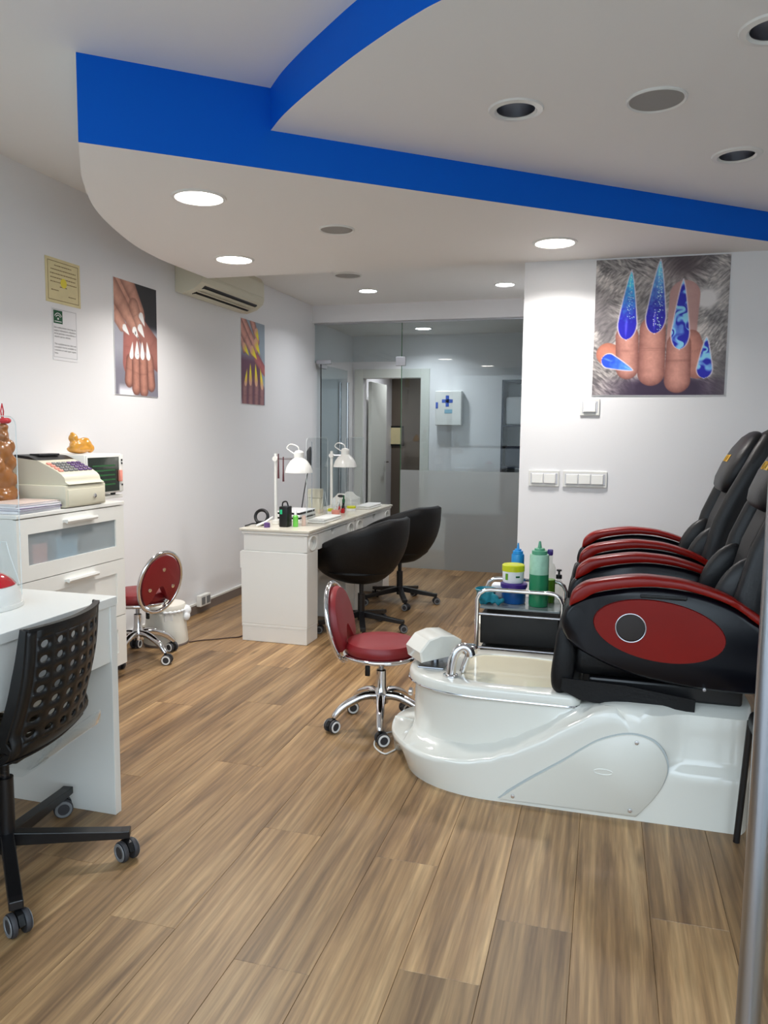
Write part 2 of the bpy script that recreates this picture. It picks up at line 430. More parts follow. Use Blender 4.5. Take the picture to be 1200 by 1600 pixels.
# back room shell
wb = MB()
dx0, dx1, dz = -2.795, -2.095, 2.01
wb.box(WX, dx0, BY, BY+0.12, 0, 2.6).box(dx1, 0.2, BY, BY+0.12, 0, 2.6).box(dx0, dx1, BY, BY+0.12, dz, 2.6)
S(wb.build('wall_back', 'wall'))
S(MB().box(0.1, 0.22, GY+0.12, BY, 0, 2.6).build('wall_backroom_right', 'wall'))
S(MB().box(WX, 0.22, GY+0.10, 11.2, 2.50, 2.6).build('ceiling_backroom', 'ceil'))
S(MB().box(WX, -1.6, 10.6, 10.72, 0, 2.5).build('wall_corridor', 'taupe'))
S(MB().box(-1.72, -1.6, BY+0.12, 10.6, 0, 2.5).build('wall_corridor_right', 'taupe'))
fr = MB()
for (a, b) in ((dx0-0.105, dx0), (dx1, dx1+0.105)): fr.rbox(a, b, BY-0.025, BY, 0, dz+0.105, 0.004)
fr.rbox(dx0, dx1, BY-0.0245, BY, dz, dz+0.105, 0.004)
S(fr.build('trim_2', 'doorw'))
# ceilings
S(MB().box(WX, RX, FY-0.05, PY, Z1, Z1+0.08).build('ceiling', 'ceil'))
S(MB().box(WX, CX, PY, GY+0.1, Z4, Z4+0.15).build('ceiling_rear', 'ceil'))
A = (-1.885, 2.508); SL = 0.803
def bl(x): return A[1]+(x-A[0])*SL
xe = A[0]+(PY-A[1])/SL
crv = sc2([(-1.885,2.508),(-2.095,2.8),(-2.238,3.023),(-2.373,3.273),(-2.49,3.563),(-2.603,3.929),(-2.649,4.194),(-2.665,4.39),(-2.665,4.88)], 5)
def soffit(name, outline, z0, z1, blue_edges, holes=()):
    n = len(outline); mb = MB()
    v = [(p[0],p[1],z0) for p in outline]+[(p[0],p[1],z1) for p in outline]
    mb.add(v, [tuple(range(n,2*n))])
    loops = [list(outline)]+[[(hx+0.074*math.cos(2*PI*k/32), hy+0.074*math.sin(2*PI*k/32)) for k in range(32)] for hx, hy in holes]
    co, ed = [], []
    for lp_ in loops:
        o_ = len(co); co += [Vector(p) for p in lp_]; ed += [(o_+k, o_+(k+1) % len(lp_)) for k in range(len(lp_))]
    vv, _, ff, _, _, _ = delaunay_2d_cdt(co, ed, [], 0, 1e-6)
    def inside(p):
        c_ = False
        for (x1, y1), (x2, y2) in zip(outline, outline[1:]+outline[:1]):
            if (y1 > p[1]) != (y2 > p[1]) and p[0] < (x2-x1)*(p[1]-y1)/(y2-y1)+x1: c_ = not c_
        return c_
    keep = []
    for f_ in ff:
        cx_ = sum(vv[i][0] for i in f_)/3; cy_ = sum(vv[i][1] for i in f_)/3
        if inside((cx_, cy_)) and not any(math.hypot(cx_-hx, cy_-hy) < 0.0735 for hx, hy in holes): keep.append(tuple(f_))
    mb.add([(p[0], p[1], z0) for p in vv], keep)
    for k in range(n):
        mb.m(1 if blue_edges(outline[k], outline[(k+1)%n]) else 0); mb.add([v[k], v[(k+1)%n], v[n+(k+1)%n], v[n+k]], [(0,1,2,3)])
    return mb
out3 = crv[::-1] + [(xe, PY)]
def e3(p, q): return abs(p[1]-bl(p[0])) < 0.01 and abs(q[1]-bl(q[0])) < 0.01
S(soffit('s', out3, Z3, Z1, e3).build('ceiling_soffit', ['ceil', 'blue']), 'low dropped ceiling panel with a blue front face and curved end')
cb = sc2([(-1.328,2.956),(-1.229,2.84),(-1.10,2.712),(-0.962,2.586),(-0.828,2.468),(-0.688,2.357),(-0.569,2.271),(-0.483,2.219),(-0.25,2.10),(0.1,1.97),(0.6,1.85),(1.2,1.78),(RX,1.75)], 5)
out2 = cb + [(RX, PY), (xe+0.005, PY), (-1.328, bl(-1.328))]
def e2(p, q): return not (p[1] > 4.8 or q[1] > 4.8) and abs(p[0]-q[0]) < 0.3
CANS = [(-0.367, 2.998), (0.487, 3.70), (0.43, 2.615)]
s2 = S(soffit('s', out2[:-1], Z2, Z1, e2, CANS).build('ceiling_soffit', ['ceil', 'blue']), 'mid-height ceiling panel with a curved blue edge')
# (recessed spots sit in round holes cut in this panel)
# skirting and cable trunking on the left wall
S(MB().box(WX, WX+0.014, 3.7, GY-0.02, 0, 0.065).build('baseboard_left', 'skirt'))
S(MB().rbox(WX, WX+0.016, 3.7, GY-0.02, 0.066, 0.084, 0.003).build('trim_3', 'trunk'))
S(MB().box(CX, RX, PY-0.014, PY, 0, 0.07).build('baseboard_rear', 'skirt'))
# shop front behind the camera
sf = MB()
sf.box(WX, RX, FY-0.08, FY, 2.46, 2.8); sf.box(-2.93, -2.85, FY-0.08, FY, 0, 2.46); sf.box(-0.84, -0.78, FY-0.08, FY, 0, 2.46)
sf.box(0.34, 0.40, FY-0.08, FY, 0, 2.46); sf.box(RX-0.08, RX, FY-0.08, FY, 0, 2.46); sf.box(-2.85, -0.84, FY-0.07, FY-0.01, 0, 0.35)
sf.box(-2.85, -0.84, FY-0.06, FY-0.02, 1.10, 1.15); sf.box(0.40, RX-0.08, FY-0.06, FY-0.02, 0, 0.08)
wf = S(sf.build('wall_front', 'alu'))
w2 = S(MB().box(-2.85, -0.84, FY-0.045, FY-0.035, 0.35, 2.46).build('window_2', 'shopglass'))
S(MB().box(0.40, RX-0.08, FY-0.045, FY-0.035, 0.08, 2.46).build('window_3', 'shopglass'))
S(MB().box(-14, 14, -16, FY-0.05, -0.12, -0.02).build('ground', 'pavement'))
fb = MB().box(-14, 14, -16.5, -16, 0, 5.5)
S(fb.build('wall_street', 'facade'))

# glass partition
g = MB().rbox(-2.0, CX+0.0, GY-0.006, GY+0.006, 0.0, 2.48, 0.001, 1)
win = S(g.build('window_1', 'pane'), 'tall fixed glass partition pane, frosted on its lower half')
MB().box(-2.0, CX, GY-0.0085, GY-0.0065, 0.0, 1.0).build('frosted_film', 'frosted', win)
MB().box(WX, -2.004, GY-0.006, GY+0.006, 2.085, 2.48).build('transom_pane', 'pane', win)
MB().box(WX, CX, GY-0.015, GY+0.015, 2.466, 2.48).build('head_channel', 'alu', win)
MB().rbox(WX+0.02, WX+0.18, GY-0.014, GY+0.014, 2.07, 2.11, 0.003).build('patch_fitting', 'alu', win)
MB().rbox(-2.06, -1.96, GY-0.014, GY+0.014, 2.04, 2.13, 0.003).build('patch_fitting', 'alu', win)
MB().box(-2.004, -1.999, GY-0.008, GY+0.008, 0.0, 2.48).build('glass_edge', 'greenbar', win)
d1 = MB().box(-2.875, -2.865, GY+0.02, GY+0.86, 0.01, 2.07).build('door_1', 'pane')
S(d1, 'green tinted glass door swung open against the left wall')
for xx in (-2.82, -2.92+0.012):
    MB().tube([(xx, GY+0.74, 0.45), (xx, GY+0.74, 1.93)], 0.014, 12).build('pull_bar', 'chrome', d1, True)
MB().rbox(-2.885, -2.855, GY+0.02, GY+0.16, 2.03, 2.075, 0.003).build('hinge_patch', 'alu', d1)
MB().rbox(-2.8755, -2.8645, GY+0.015, GY+0.022, 0.01, 2.07, 0.001).build('glass_edge', 'dark', d1)
# corridor doors
d2 = MB().rbox(dx0+0.02, dx0+0.06, BY+0.13, BY+0.80, 0.01, 1.98, 0.004).build('door_2', 'doorw'); S(d2, 'pale hinged door standing open in the corridor')
MB().tube([(dx0+0.06, BY+0.72, 1.0), (dx0+0.11, BY+0.72, 1.0), (dx0+0.11, BY+0.60, 1.0)], 0.009, 8).build('door_handle', 'chrome', d2, True)
d3 = MB().rbox(-2.30, -1.80, 10.30, 10.335, 0.01, 1.98, 0.004).build('door_3', 'frost'); S(d3, 'frosted glass washroom door at the end of the corridor')
MB().tube([(-2.27, 10.30, 1.0), (-2.27, 10.25, 1.0), (-2.16, 10.25, 1.0)], 0.009, 8).build('door_handle', 'chrome', d3, True)

# ================================================================== ceiling fittings
def downlight(x, y, z, r, label, material, grp, watts=LAMP):
    t = thing('ceiling_downlight', label, 'light', (x, y, z), 0, grp)
    MB().lathe([(r*0.86, -0.002), (r*0.9, -0.008), (r, -0.006), (r+0.004, 0.0), (r*0.86, 0.0)], (x, y, z), 40, cap=False).build('trim_ring', 'trunk', t, True)
    MB().lathe([(0.0, -0.004), (r*0.87, -0.004), (r*0.87, -0.0005)], (x, y, z), 40).build('diffuser', material, t, True)
    d = bpy.data.lights.new('downlight_glow', 'AREA'); d.shape = 'DISK'; d.size = r*1.7; d.energy = watts; d.spread = R(138)
    d.color = (1.0, 0.97, 0.935) if material == 'lamp' else (0.92, 0.96, 1.0)
    o = bpy.data.objects.new('downlight_glow', d); COL.objects.link(o); o.parent = t; o.location = (0, 0, -0.011)
downlight(-1.792, 3.211, Z3, 0.118, 'large lit ceiling downlight nearest the blue beam end', 'lamp', 'lit downlights in the low soffit')
downlight(-2.214, 4.385, Z3, 0.118, 'lit ceiling downlight above the air conditioner end of the soffit', 'lamp', 'lit downlights in the low soffit')
downlight(-0.311, 4.42, Z3, 0.118, 'lit ceiling downlight in front of the blue nail poster wall', 'lamp', 'lit downlights in the low soffit')
downlight(-2.126, 6.842, Z4, 0.09, 'small lit downlight in the rear ceiling on the left wall side', 'lampc', 'lit downlights in the rear ceiling', LAMP*0.6)
downlight(-0.888, 6.816, Z4, 0.09, 'small lit downlight in the rear ceiling beside the poster wall corner', 'lampc', 'lit downlights in the rear ceiling', LAMP*0.6)
downlight(-1.95, 8.3, 2.50, 0.095, 'small lit downlight in the back room, nearest the glass door', 'lampc', 'lit downlights in the back room', LAMP*0.6)
downlight(-2.35, 9.7, 2.50, 0.085, 'small added downlight in the corridor, out of view', 'lampc', 'lit downlights in the back room', LAMP*0.6)  # unseen lamp, added to brighten the corridor and back room
def speaker(x, y, z, r, label):
    t = thing('ceiling_speaker', label, 'speaker', (x, y, z), 0, 'round speaker grilles')
    MB().lathe([(r*0.88, -0.003), (r*0.95, -0.009), (r, -0.005), (r, 0.0), (r*0.88, 0.0)], (x, y, z), 40, cap=False).build('rim', 'trunk', t, True)
    MB().lathe([(0.0, -0.007), (r*0.5, -0.0065), (r*0.89, -0.004), (r*0.89, -0.0005)], (x, y, z), 40).build('grille', 'speakermesh', t, True)
speaker(-1.375, 3.874, Z3, 0.092, 'round speaker grille in the low soffit between lit downlights')
speaker(0.125, 3.036, Z2, 0.105, 'round speaker grille between the two unlit recessed spots')
speaker(-2.085, 6.15, Z4, 0.115, 'round grille in the rear ceiling peeking past the soffit edge')
can_lab = ['unlit recessed chrome spot left of the speaker grille', 'unlit recessed chrome spot right of the speaker grille near the frame edge', 'unlit recessed spot cut off at the upper right corner']
for (hx, hy), lb in zip(CANS, can_lab):
    t = thing('recessed_spot', lb, 'light', (hx, hy, Z2), 0, 'unlit recessed spots')
    MB().lathe([(0.070, -0.002), (0.078, -0.009), (0.098, -0.006), (0.102, 0.0), (0.070, 0.0)], (hx, hy, Z2), 40, cap=False).build('trim_ring', 'trunk', t, True)
    MB().lathe([(0.071, 0.0), (0.072, 0.02), (0.062, 0.08), (0.03, 0.115), (0.0, 0.12)], (hx, hy, Z2), 32, cap=False).build('reflector', 'steel', t, True)
    MB().lathe([(0.0, 0.028), (0.015, 0.03), (0.022, 0.045), (0.016, 0.07), (0.012, 0.11)], (hx, hy, Z2), 16).build('bulb', 'clear', t, True)

# ================================================================== posters (flat prints as coloured vertex grids)
def lin_np(c): 
    c = np.asarray(c, float)/255.0
    return np.where(c <= 0.04045, c/12.92, ((c+0.055)/1.055)**2.4)
def vnoise(x, y, seed=0):
    rs = np.random.RandomState(seed); T_ = rs.rand(64, 64)
    xi = np.floor(x).astype(int); yi = np.floor(y).astype(int); fx = x-xi; fy = y-yi
    fx = fx*fx*(3-2*fx); fy = fy*fy*(3-2*fy)
    a = T_[yi % 64, xi % 64]; b = T_[yi % 64, (xi+1) % 64]; c = T_[(yi+1) % 64, xi % 64]; d = T_[(yi+1) % 64, (xi+1) % 64]
    return (a*(1-fx)+b*fx)*(1-fy)+(c*(1-fx)+d*fx)*fy
class Print:
    def __init__(s, w, h, nx, ny):
        s.w, s.h, s.nx, s.ny = w, h, nx, ny
        u, v = np.meshgrid(np.linspace(0, 1, nx+1), np.linspace(0, 1, ny+1)); s.u, s.v = u, v
        s.x, s.y = u*w, v*h; s.c = np.zeros((ny+1, nx+1, 3))
    def over(s, mask, col):
        m_ = np.clip(mask, 0, 1)[..., None]; s.c = s.c*(1-m_)+np.asarray(col)*m_
    def finger(s, a, b, ra, rb, base, dark, edge=0.35):
        ax, ay = a; bx, by = b
        dx, dy = bx-ax, by-ay; L2 = dx*dx+dy*dy
        t = np.clip(((s.x-ax)*dx+(s.y-ay)*dy)/L2, 0, 1); r = ra+(rb-ra)*t
        d = np.hypot(s.x-ax-t*dx, s.y-ay-t*dy)/r
        px = s.w/s.nx*1.2
        m_ = np.clip((1-d)*r/px, 0, 1)
        nn = vnoise(s.x*120, s.y*120, 3)*0.10+vnoise(s.x*40, s.y*40, 5)*0.12
        sh = np.clip(1-d*d*edge*1.6-0.10+nn, 0, 1.15)
        kn = 1-0.22*np.exp(-((t-0.45)/0.05)**2)*np.clip(np.sin(t*300)*0.5+0.6, 0, 1)
        col = np.asarray(dark)+(np.asarray(base)-np.asarray(dark))*(sh*kn)[..., None]
        s.over(m_, np.clip(col, 0, 255))
    def nail(s, base, tip, W, fn, rim=None):
        dx, dy = tip[0]-base[0], tip[1]-base[1]; L = math.hypot(dx, dy); dx /= L; dy /= L
        t = ((s.x-base[0])*dx+(s.y-base[1])*dy)/L; q = (s.x-base[0])*(-dy)+(s.y-base[1])*dx
        tt = np.clip(t, 0, 1)
        hw = W*np.where(tt < 0.22, np.sqrt(np.clip(1-((0.22-tt)/0.22)**2, 0, 1))*0.98, np.clip((1-tt)/0.78, 0, 1)**0.72)
        px = s.w/s.nx
        m_ = np.clip((hw-np.abs(q))/px, 0, 1)*((t > 0) & (t < 1))
        if rim is not None:
            hw2 = hw+px*1.6; s.over(np.clip((hw2-np.abs(q))/px, 0, 1)*((t > -0.02) & (t < 1.02))*0.8, rim)
        s.over(m_, np.clip(fn(tt, q/np.maximum(hw, 1e-5)), 0, 255))
    def mesh(s, name, org, eu, ev, parent, gain=1.12):
        org, eu, ev = Vector(org), Vector(eu), Vector(ev)
        off = parent.location
        U = s.u.ravel(); V = s.v.ravel()
        co = np.array(org)-np.array(off)+np.outer(U, np.array(eu))+np.outer(V, np.array(ev))
        n1 = s.nx+1
        i, j = np.meshgrid(np.arange(s.nx), np.arange(s.ny)); i = i.ravel(); j = j.ravel()
        F = np.stack([j*n1+i, (j+1)*n1+i, (j+1)*n1+i+1, j*n1+i+1], 1)
        me = bpy.data.meshes.new(name); me.from_pydata(co.tolist(), [], F.tolist())
        at = me.color_attributes.new('print', 'FLOAT_COLOR', 'POINT')
        rgb = np.clip(lin_np(np.clip(s.c, 0, 255))*gain**2.2, 0, 0.95).reshape(-1, 3)
        at.data.foreach_set('color', np.concatenate([rgb, np.ones((len(rgb), 1))], 1).ravel().astype(np.float32))
        me.materials.append(M['print'])
        o = bpy.data.objects.new(name, me); COL.objects.link(o); o.parent = parent
        return o

# -- big blue stiletto nail poster
pt = thing('poster', 'large square poster of a hand with long blue pointed nails', 'poster', (0.27, PY, 1.607), 0, 'nail art posters')
px0, px1, pz0, pz1 = -0.098, 0.643, 1.607, 2.402
MB().box(px0, px1, PY-0.006, PY-0.0005, pz0, pz1).build('board', 'paper', pt)
w_, h_ = px1-px0, pz1-pz0
P = Print(w_, h_, 200, 210)
def q1(x, y): # picture proportions
    yt = 100-38*(x-193)/787; yb = 895-5*(x-170)/785
    xl = 193-23*(y-100)/795; xr = 980-25*(y-62)/828
    return ((x-xl)/(xr-xl)*w_, (y-yt)/(yb-yt)*h_)
k1 = w_/787
n_a = vnoise(P.x*9, P.y*9, 1); n_b = vnoise(P.x*8, P.y*8, 2)
la = vnoise((P.x+0.7*P.y)*24+5*n_b+30, (P.y-0.7*P.x)*105+7*n_a+60, 4)*0.6+vnoise((P.x+0.7*P.y)*50+30, (P.y-0.7*P.x)*210+60, 6)*0.4
lb_ = vnoise((P.x-0.9*P.y)*24+5*n_a+40, (P.y+0.9*P.x)*105+7*n_b+20, 7)*0.6+vnoise((P.x-0.9*P.y)*50+40, (P.y+0.9*P.x)*210+20, 8)*0.4
mk = np.clip((vnoise(P.x*7, P.y*7, 14)-0.4)*5, 0, 1)
fur = (la*mk+lb_*(1-mk))*0.75+vnoise(P.x*16, P.y*16, 9)*0.3
P.c[:] = (84, 80, 81); P.over(np.clip((fur-0.22)*1.7, 0, 1), (200, 192, 187)); P.over(np.clip((vnoise(P.x*8+P.y*3, P.y*6-P.x*4, 11)-0.62)*3.0, 0, 0.7), (76, 71, 74))
bx_, by_ = q1(700, 130); P.over(np.exp(-(((P.x-bx_)/0.12)**2+((P.y-by_)/0.09)**2))*0.75, (72, 58, 62))
bx_, by_ = q1(620, 860); P.over(np.clip(1.5*np.exp(-(((P.x-bx_)/0.26)**2+((P.y-by_)/0.07)**4)), 0, 1), (52, 36, 58))
bx_, by_ = q1(845, 320); P.over(np.clip(2*np.exp(-(((P.x-bx_)/0.055)**2+((P.y-by_)/0.05)**2)), 0, 1), (205, 200, 198))
P.finger(q1(720, 300), q1(700, 600), 92*k1, 88*k1, (178, 140, 134), (140, 100, 98), 0.2)
P.finger(q1(760, 560), q1(800, 720), 60*k1, 78*k1, (176, 120, 106), (104, 60, 54))
P.finger(q1(265, 650), q1(400, 700), 72*k1, 80*k1, (190, 122, 100), (112, 58, 46))
for a, b, ra, rb in (((382, 545), (385, 735), 72, 70), ((535, 500), (528, 760), 80, 84), ((690, 590), (683, 805), 74, 80)):
    P.finger(q1(*a), q1(*b), ra*k1, rb*k1, (190, 134, 120), (92, 50, 46), 0.5)
glit = vnoise(P.x*300, P.y*300, 21)
def nblue(seed, a, b, gl):
    def fn(t, q):
        n_ = vnoise(P.x*90, P.y*90, seed)
        c = np.asarray(a)+(np.asarray(b)-np.asarray(a))*np.clip((t-0.25)/0.6+0.35*(n_-0.5), 0, 1)[..., None]
        c = np.where(((glit > 0.80) & (np.abs(q-0.25) < 0.5) & (t > gl))[..., None], (190, 225, 235), c)
        return c+np.exp(-((q+0.1)/0.12)**2)[..., None]*np.clip(np.sin(t*9), 0, 1)[..., None]*60
    return fn
def nmarble(seed):
    def fn(t, q):
        n_ = vnoise(P.x*55+4*vnoise(P.x*30, P.y*30, seed), P.y*28, seed+1)
        c = np.asarray((22, 24, 160))+(np.asarray((130, 195, 235))-np.asarray((22, 24, 160)))*np.clip((n_-0.35)*2.6, 0, 1)[..., None]
        return c
    return fn
wr = (214, 206, 220)
P.nail(q1(376, 562), q1(406, 160), 58*k1, nblue(2, (30, 24, 170), (70, 190, 225), 0.3), wr)
P.nail(q1(545, 525), q1(576, 98), 60*k1, nblue(6, (24, 16, 150), (110, 190, 220), 0.05), wr)
P.nail(q1(693, 618), q1(711, 212), 54*k1, nmarble(31), wr)
P.nail(q1(838, 790), q1(850, 548), 46*k1, nmarble(41), wr)
P.nail(q1(232, 675), q1(418, 745), 46*k1, nblue(9, (30, 70, 200), (90, 150, 240), 2), wr)
P.mesh('print', (px0+0.002, PY-0.0066, pz1-0.002), (w_-0.004, 0, 0), (0, 0, -(h_-0.004)), pt)

def wall_poster(y0, y1, z0, z1, label, nx, ny):
    t = thing('poster', label, 'poster', (WX, (y0+y1)/2, z0), 0, 'nail art posters')
    MB().box(WX+0.0005, WX+0.006, y0, y1, z0, z1).build('board', 'paper', t)
    return t, Print(y1-y0, z1-z0, nx, ny)
def finish(P, t, y0, y1, z0, z1):
    P.mesh('print', (WX+0.0066, y0+0.002, z1-0.002), (0, y1-y0-0.004, 0), (0, 0, -(z1-z0-0.004)), t)
# -- white nails
y0, y1, z0, z1 = 4.18, 4.652, 1.592, 2.302
t, P = wall_poster(y0, y1, z0, z1, 'tall poster of two hands with white almond nails', 90, 150)
def q2(x, y):
    u = (x-690)/427.0; yt = 187+143*u; yb = 1290+38*u; return (u*P.w, (y-yt)/(yb-yt)*P.h)
k2 = P.w/427
P.c[:] = (150, 150, 160); P.over(np.clip((0.42-P.v)*14, 0, 1)*np.clip((P.u-0.25)*6, 0, 1), (34, 34, 38)); P.over(np.clip((P.v-0.60)*3, 0, 0.6), (96, 92, 104))
P.over(np.clip((P.v-0.90)*16, 0, 1)*np.clip((P.u-0.05)*20, 0, 1)*np.clip((0.5-P.u)*8, 0, 1), (216, 214, 222))
sk, sd = (188, 140, 122), (92, 56, 48)
P.finger(q2(1130, 960), q2(960, 700), 90*k2, 70*k2, (150, 100, 90), (92, 54, 50))
P.finger(q2(850, 740), q2(850, 1000), 80*k2, 90*k2, (158, 100, 92), (100, 58, 56), 0.2)
for a, b, ra, rb in (((640, 380), (760, 640), 60, 40), ((700, 190), (950, 560), 62, 44), ((660, 250), (880, 650), 66, 46), ((800, 170), (945, 520), 64, 42)):
    P.finger(q2(*a), q2(*b), ra*k2, rb*k2, sk, sd, 0.4)
P.finger(q2(880, 470), q2(935, 640), 52*k2, 42*k2, sk, sd, 0.4)
for a, b, rr in (((838, 980), (820, 1160), 46), ((1030, 980), (1045, 1210), 46), ((895, 985), (890, 1235), 46), ((965, 990), (968, 1255), 48)):
    P.finger(q2(*a), q2(*b), rr*k2, rr*k2, (168, 118, 102), (74, 42, 38), 0.55)
def nwhite(t, q): return np.ones(t.shape+(3,))*np.array((240, 238, 236))-np.abs(q)[..., None]*18
def ndots(t, q): return np.where((vnoise(P.x*85, P.y*85, 5) > 0.86)[..., None], (60, 60, 60), np.array((234, 232, 226)))
for a, b, W, f in (((770, 640), (832, 738), 24, nwhite), ((868, 665), (926, 778), 26, ndots), ((925, 640), (984, 768), 28, nwhite), ((940, 530), (990, 664), 26, nwhite),
                   ((843, 962), (862, 795), 22, nwhite), ((902, 965), (906, 785), 26, ndots), ((958, 972), (958, 795), 25, nwhite), ((1024, 980), (1006, 800), 25, nwhite)):
    P.nail(q2(*a), q2(*b), W*k2, f, (150, 100, 90))
finish(P, t, y0, y1, z0, z1)
# -- yellow nails
y0, y1, z0, z1 = 5.897, 6.359, 1.60, 2.302
t, P = wall_poster(y0, y1, z0, z1, 'tall poster of two hands with yellow pointed nails', 60, 110)
def q3(x, y):
    u = (x-150)/392.0; yt = 135+140*u; yb = 1500+30*u; return (u*P.w, (y-yt)/(yb-yt)*P.h)
k3 = P.w/392
P.c[:] = (138, 150, 162); P.over(np.clip((P.v-0.36)*8, 0, 1)*np.clip((0.9-P.u)*8, 0, 1), (98, 60, 82))
P.over(np.clip((P.v-0.93)*20, 0, 1)*np.clip((0.25-P.u)*10, 0, 1), (170, 150, 165))
P.finger(q3(540, 1000), q3(400, 780), 40*k3, 46*k3, (170, 96, 96), (90, 40, 52))
for a, b, rr in (((330, 190), (420, 520), 44), ((150, 400), (200, 640), 40), ((180, 180), (400, 640), 50), ((140, 250), (330, 680), 52)):
    P.finger(q3(*a), q3(*b), rr*k3, rr*0.8*k3, (196, 142, 128), (80, 42, 44), 0.5)
for x_ in (205, 300, 400, 492):
    P.finger(q3(x_, 1230 if x_ < 480 else 1290), q3(x_-6, 1540), 46*k3, 46*k3, (146, 104, 104), (62, 32, 46), 0.5)
def nyel(t, q):
    a_ = np.array((206, 160, 130)); b_ = np.array((226, 208, 40)); return a_+(b_-a_)*np.clip((t-0.15)/0.4, 0, 1)[..., None]
for a, b, W in (((180, 545), (278, 745), 30), ((300, 600), (410, 810), 36), ((370, 480), (462, 740), 36), ((385, 320), (440, 520), 34),
                ((212, 1225), (243, 940), 25), ((297, 1220), (297, 840), 28), ((395, 1235), (382, 850), 30), ((498, 1290), (462, 935), 28)):
    P.nail(q3(*a), q3(*b), W*k3, nyel)
finish(P, t, y0, y1, z0, z1)

# ================================================================== papers on the left wall
# axis frame for text on the left wall: reading direction +Y, up +Z, facing +X
LW = Matrix(((0, 0, 1, 0), (1, 0, 0, 0), (0, 1, 0, 0), (0, 0, 0, 1)))
def lw(y, z, d=0.0028): return Matrix.Translation((WX+d, y, z)) @ LW
t = thing('certificate', 'yellowed parchment certificate taped above the white notice', 'certificate', (WX, 3.73, 2.03))
MB().box(WX+0.0005, WX+0.003, 3.588, 3.873, 2.06, 2.30).build('sheet', 'parch', t)
bd = MB()
for (a, b, c, d) in ((3.605, 3.857, 2.281, 2.284), (3.605, 3.857, 2.075, 2.078), (3.605, 3.608, 2.075, 2.284), (3.854, 3.857, 2.075, 2.284)): bd.box(WX+0.0031, WX+0.0034, a, b, c, d)
bd.build('printed_border', 'brownink', t)
ln = MB()
for i, (a, b) in enumerate(((3.66, 3.80), (3.63, 3.835), (3.625, 3.84), (3.625, 3.83), (3.625, 3.84), (3.70, 3.76), (3.63, 3.69), (3.77, 3.83))):
    zz = 2.262-0.022*i
    x_ = a
    while x_ < b:
        e_ = min(b, x_+random.uniform(0.006, 0.018)); ln.box(WX+0.0031, WX+0.0034, x_, e_, zz-0.003, zz+0.002); x_ = e_+0.003
ln.build('printed_lines', 'brownink', t)['kind'] = 'stuff'
MB().lathe([(0.0, 0), (0.026, 0), (0.026, 0.0003), (0.0, 0.0003)], (WX+0.0032, 3.732, 2.175), 20, Matrix(((0,0,1),(1,0,0),(0,1,0)))).build('yellow_seal', 'seal', t)
t = thing('notice_sheet', 'white notice with dark green square emblem and black text', 'notice', (WX, 3.73, 1.745))
ya, yb, za, zb = 3.629, 3.836, 1.752, 2.034
MB().box(WX+0.0005, WX+0.0025, ya, yb, za, zb).build('sheet', 'paper', t)
bd = MB()
for (a, b, c, d) in ((ya+.006, yb-.006, zb-.0075, zb-.006), (ya+.006, yb-.006, za+.016, za+.0175), (ya+.006, ya+.0075, za+.016, zb-.006), (yb-.0075, yb-.006, za+.016, zb-.006)): bd.box(WX+.0026, WX+.0028, a, b, c, d)
bd.build('printed_border', 'grey', t)
em = MB().box(WX+0.0026, WX+0.003, ya+0.012, ya+0.085, zb-0.083, zb-0.012).build('emblem', 'greend', t)
ew = MB()
ec = (ya+0.0485, zb-0.063)
for r_ in (0.030, 0.019):
    pts = [(WX+0.0034, ec[0]+r_*math.cos(R(a)), ec[1]+0.006+r_*math.sin(R(a))) for a in range(25, 156, 13)]
    ew.tube(pts, 0.0022, 6)
ew.lathe([(0, -0.0004), (0.006, -0.0004), (0.006, 0.0004), (0, 0.0004)], (WX+0.0034, ec[0], ec[1]+0.006), 12, Matrix(((0,0,1),(1,0,0),(0,1,0))))
ew.box(WX+0.003, WX+0.0035, ec[0]-0.028, ec[0]+0.028, ec[1]-0.011, ec[1]-0.007)
ew.build('emblem_mark', 'paper', em)
def para(lines, y, z, size, lead, parent):
    for i, s_ in enumerate(lines): text_mesh(s_, size, 'ink', parent, lw(y, z-i*lead), 'printed_text', 0.0001, width=(0.178 if i < len(lines)-1 else None))
para(['Este establecimiento tiene hojas de', 'quejas y reclamaciones a disposici\u00f3n', 'de las personas consumidoras o', 'usuarias que las soliciten.'], ya+0.014, zb-0.108, 0.0135, 0.0165, t)
para(['This establishment has claim and', 'complaint forms available to', 'consumers or users upon request', 'here.'], ya+0.014, zb-0.198, 0.0135, 0.0165, t)

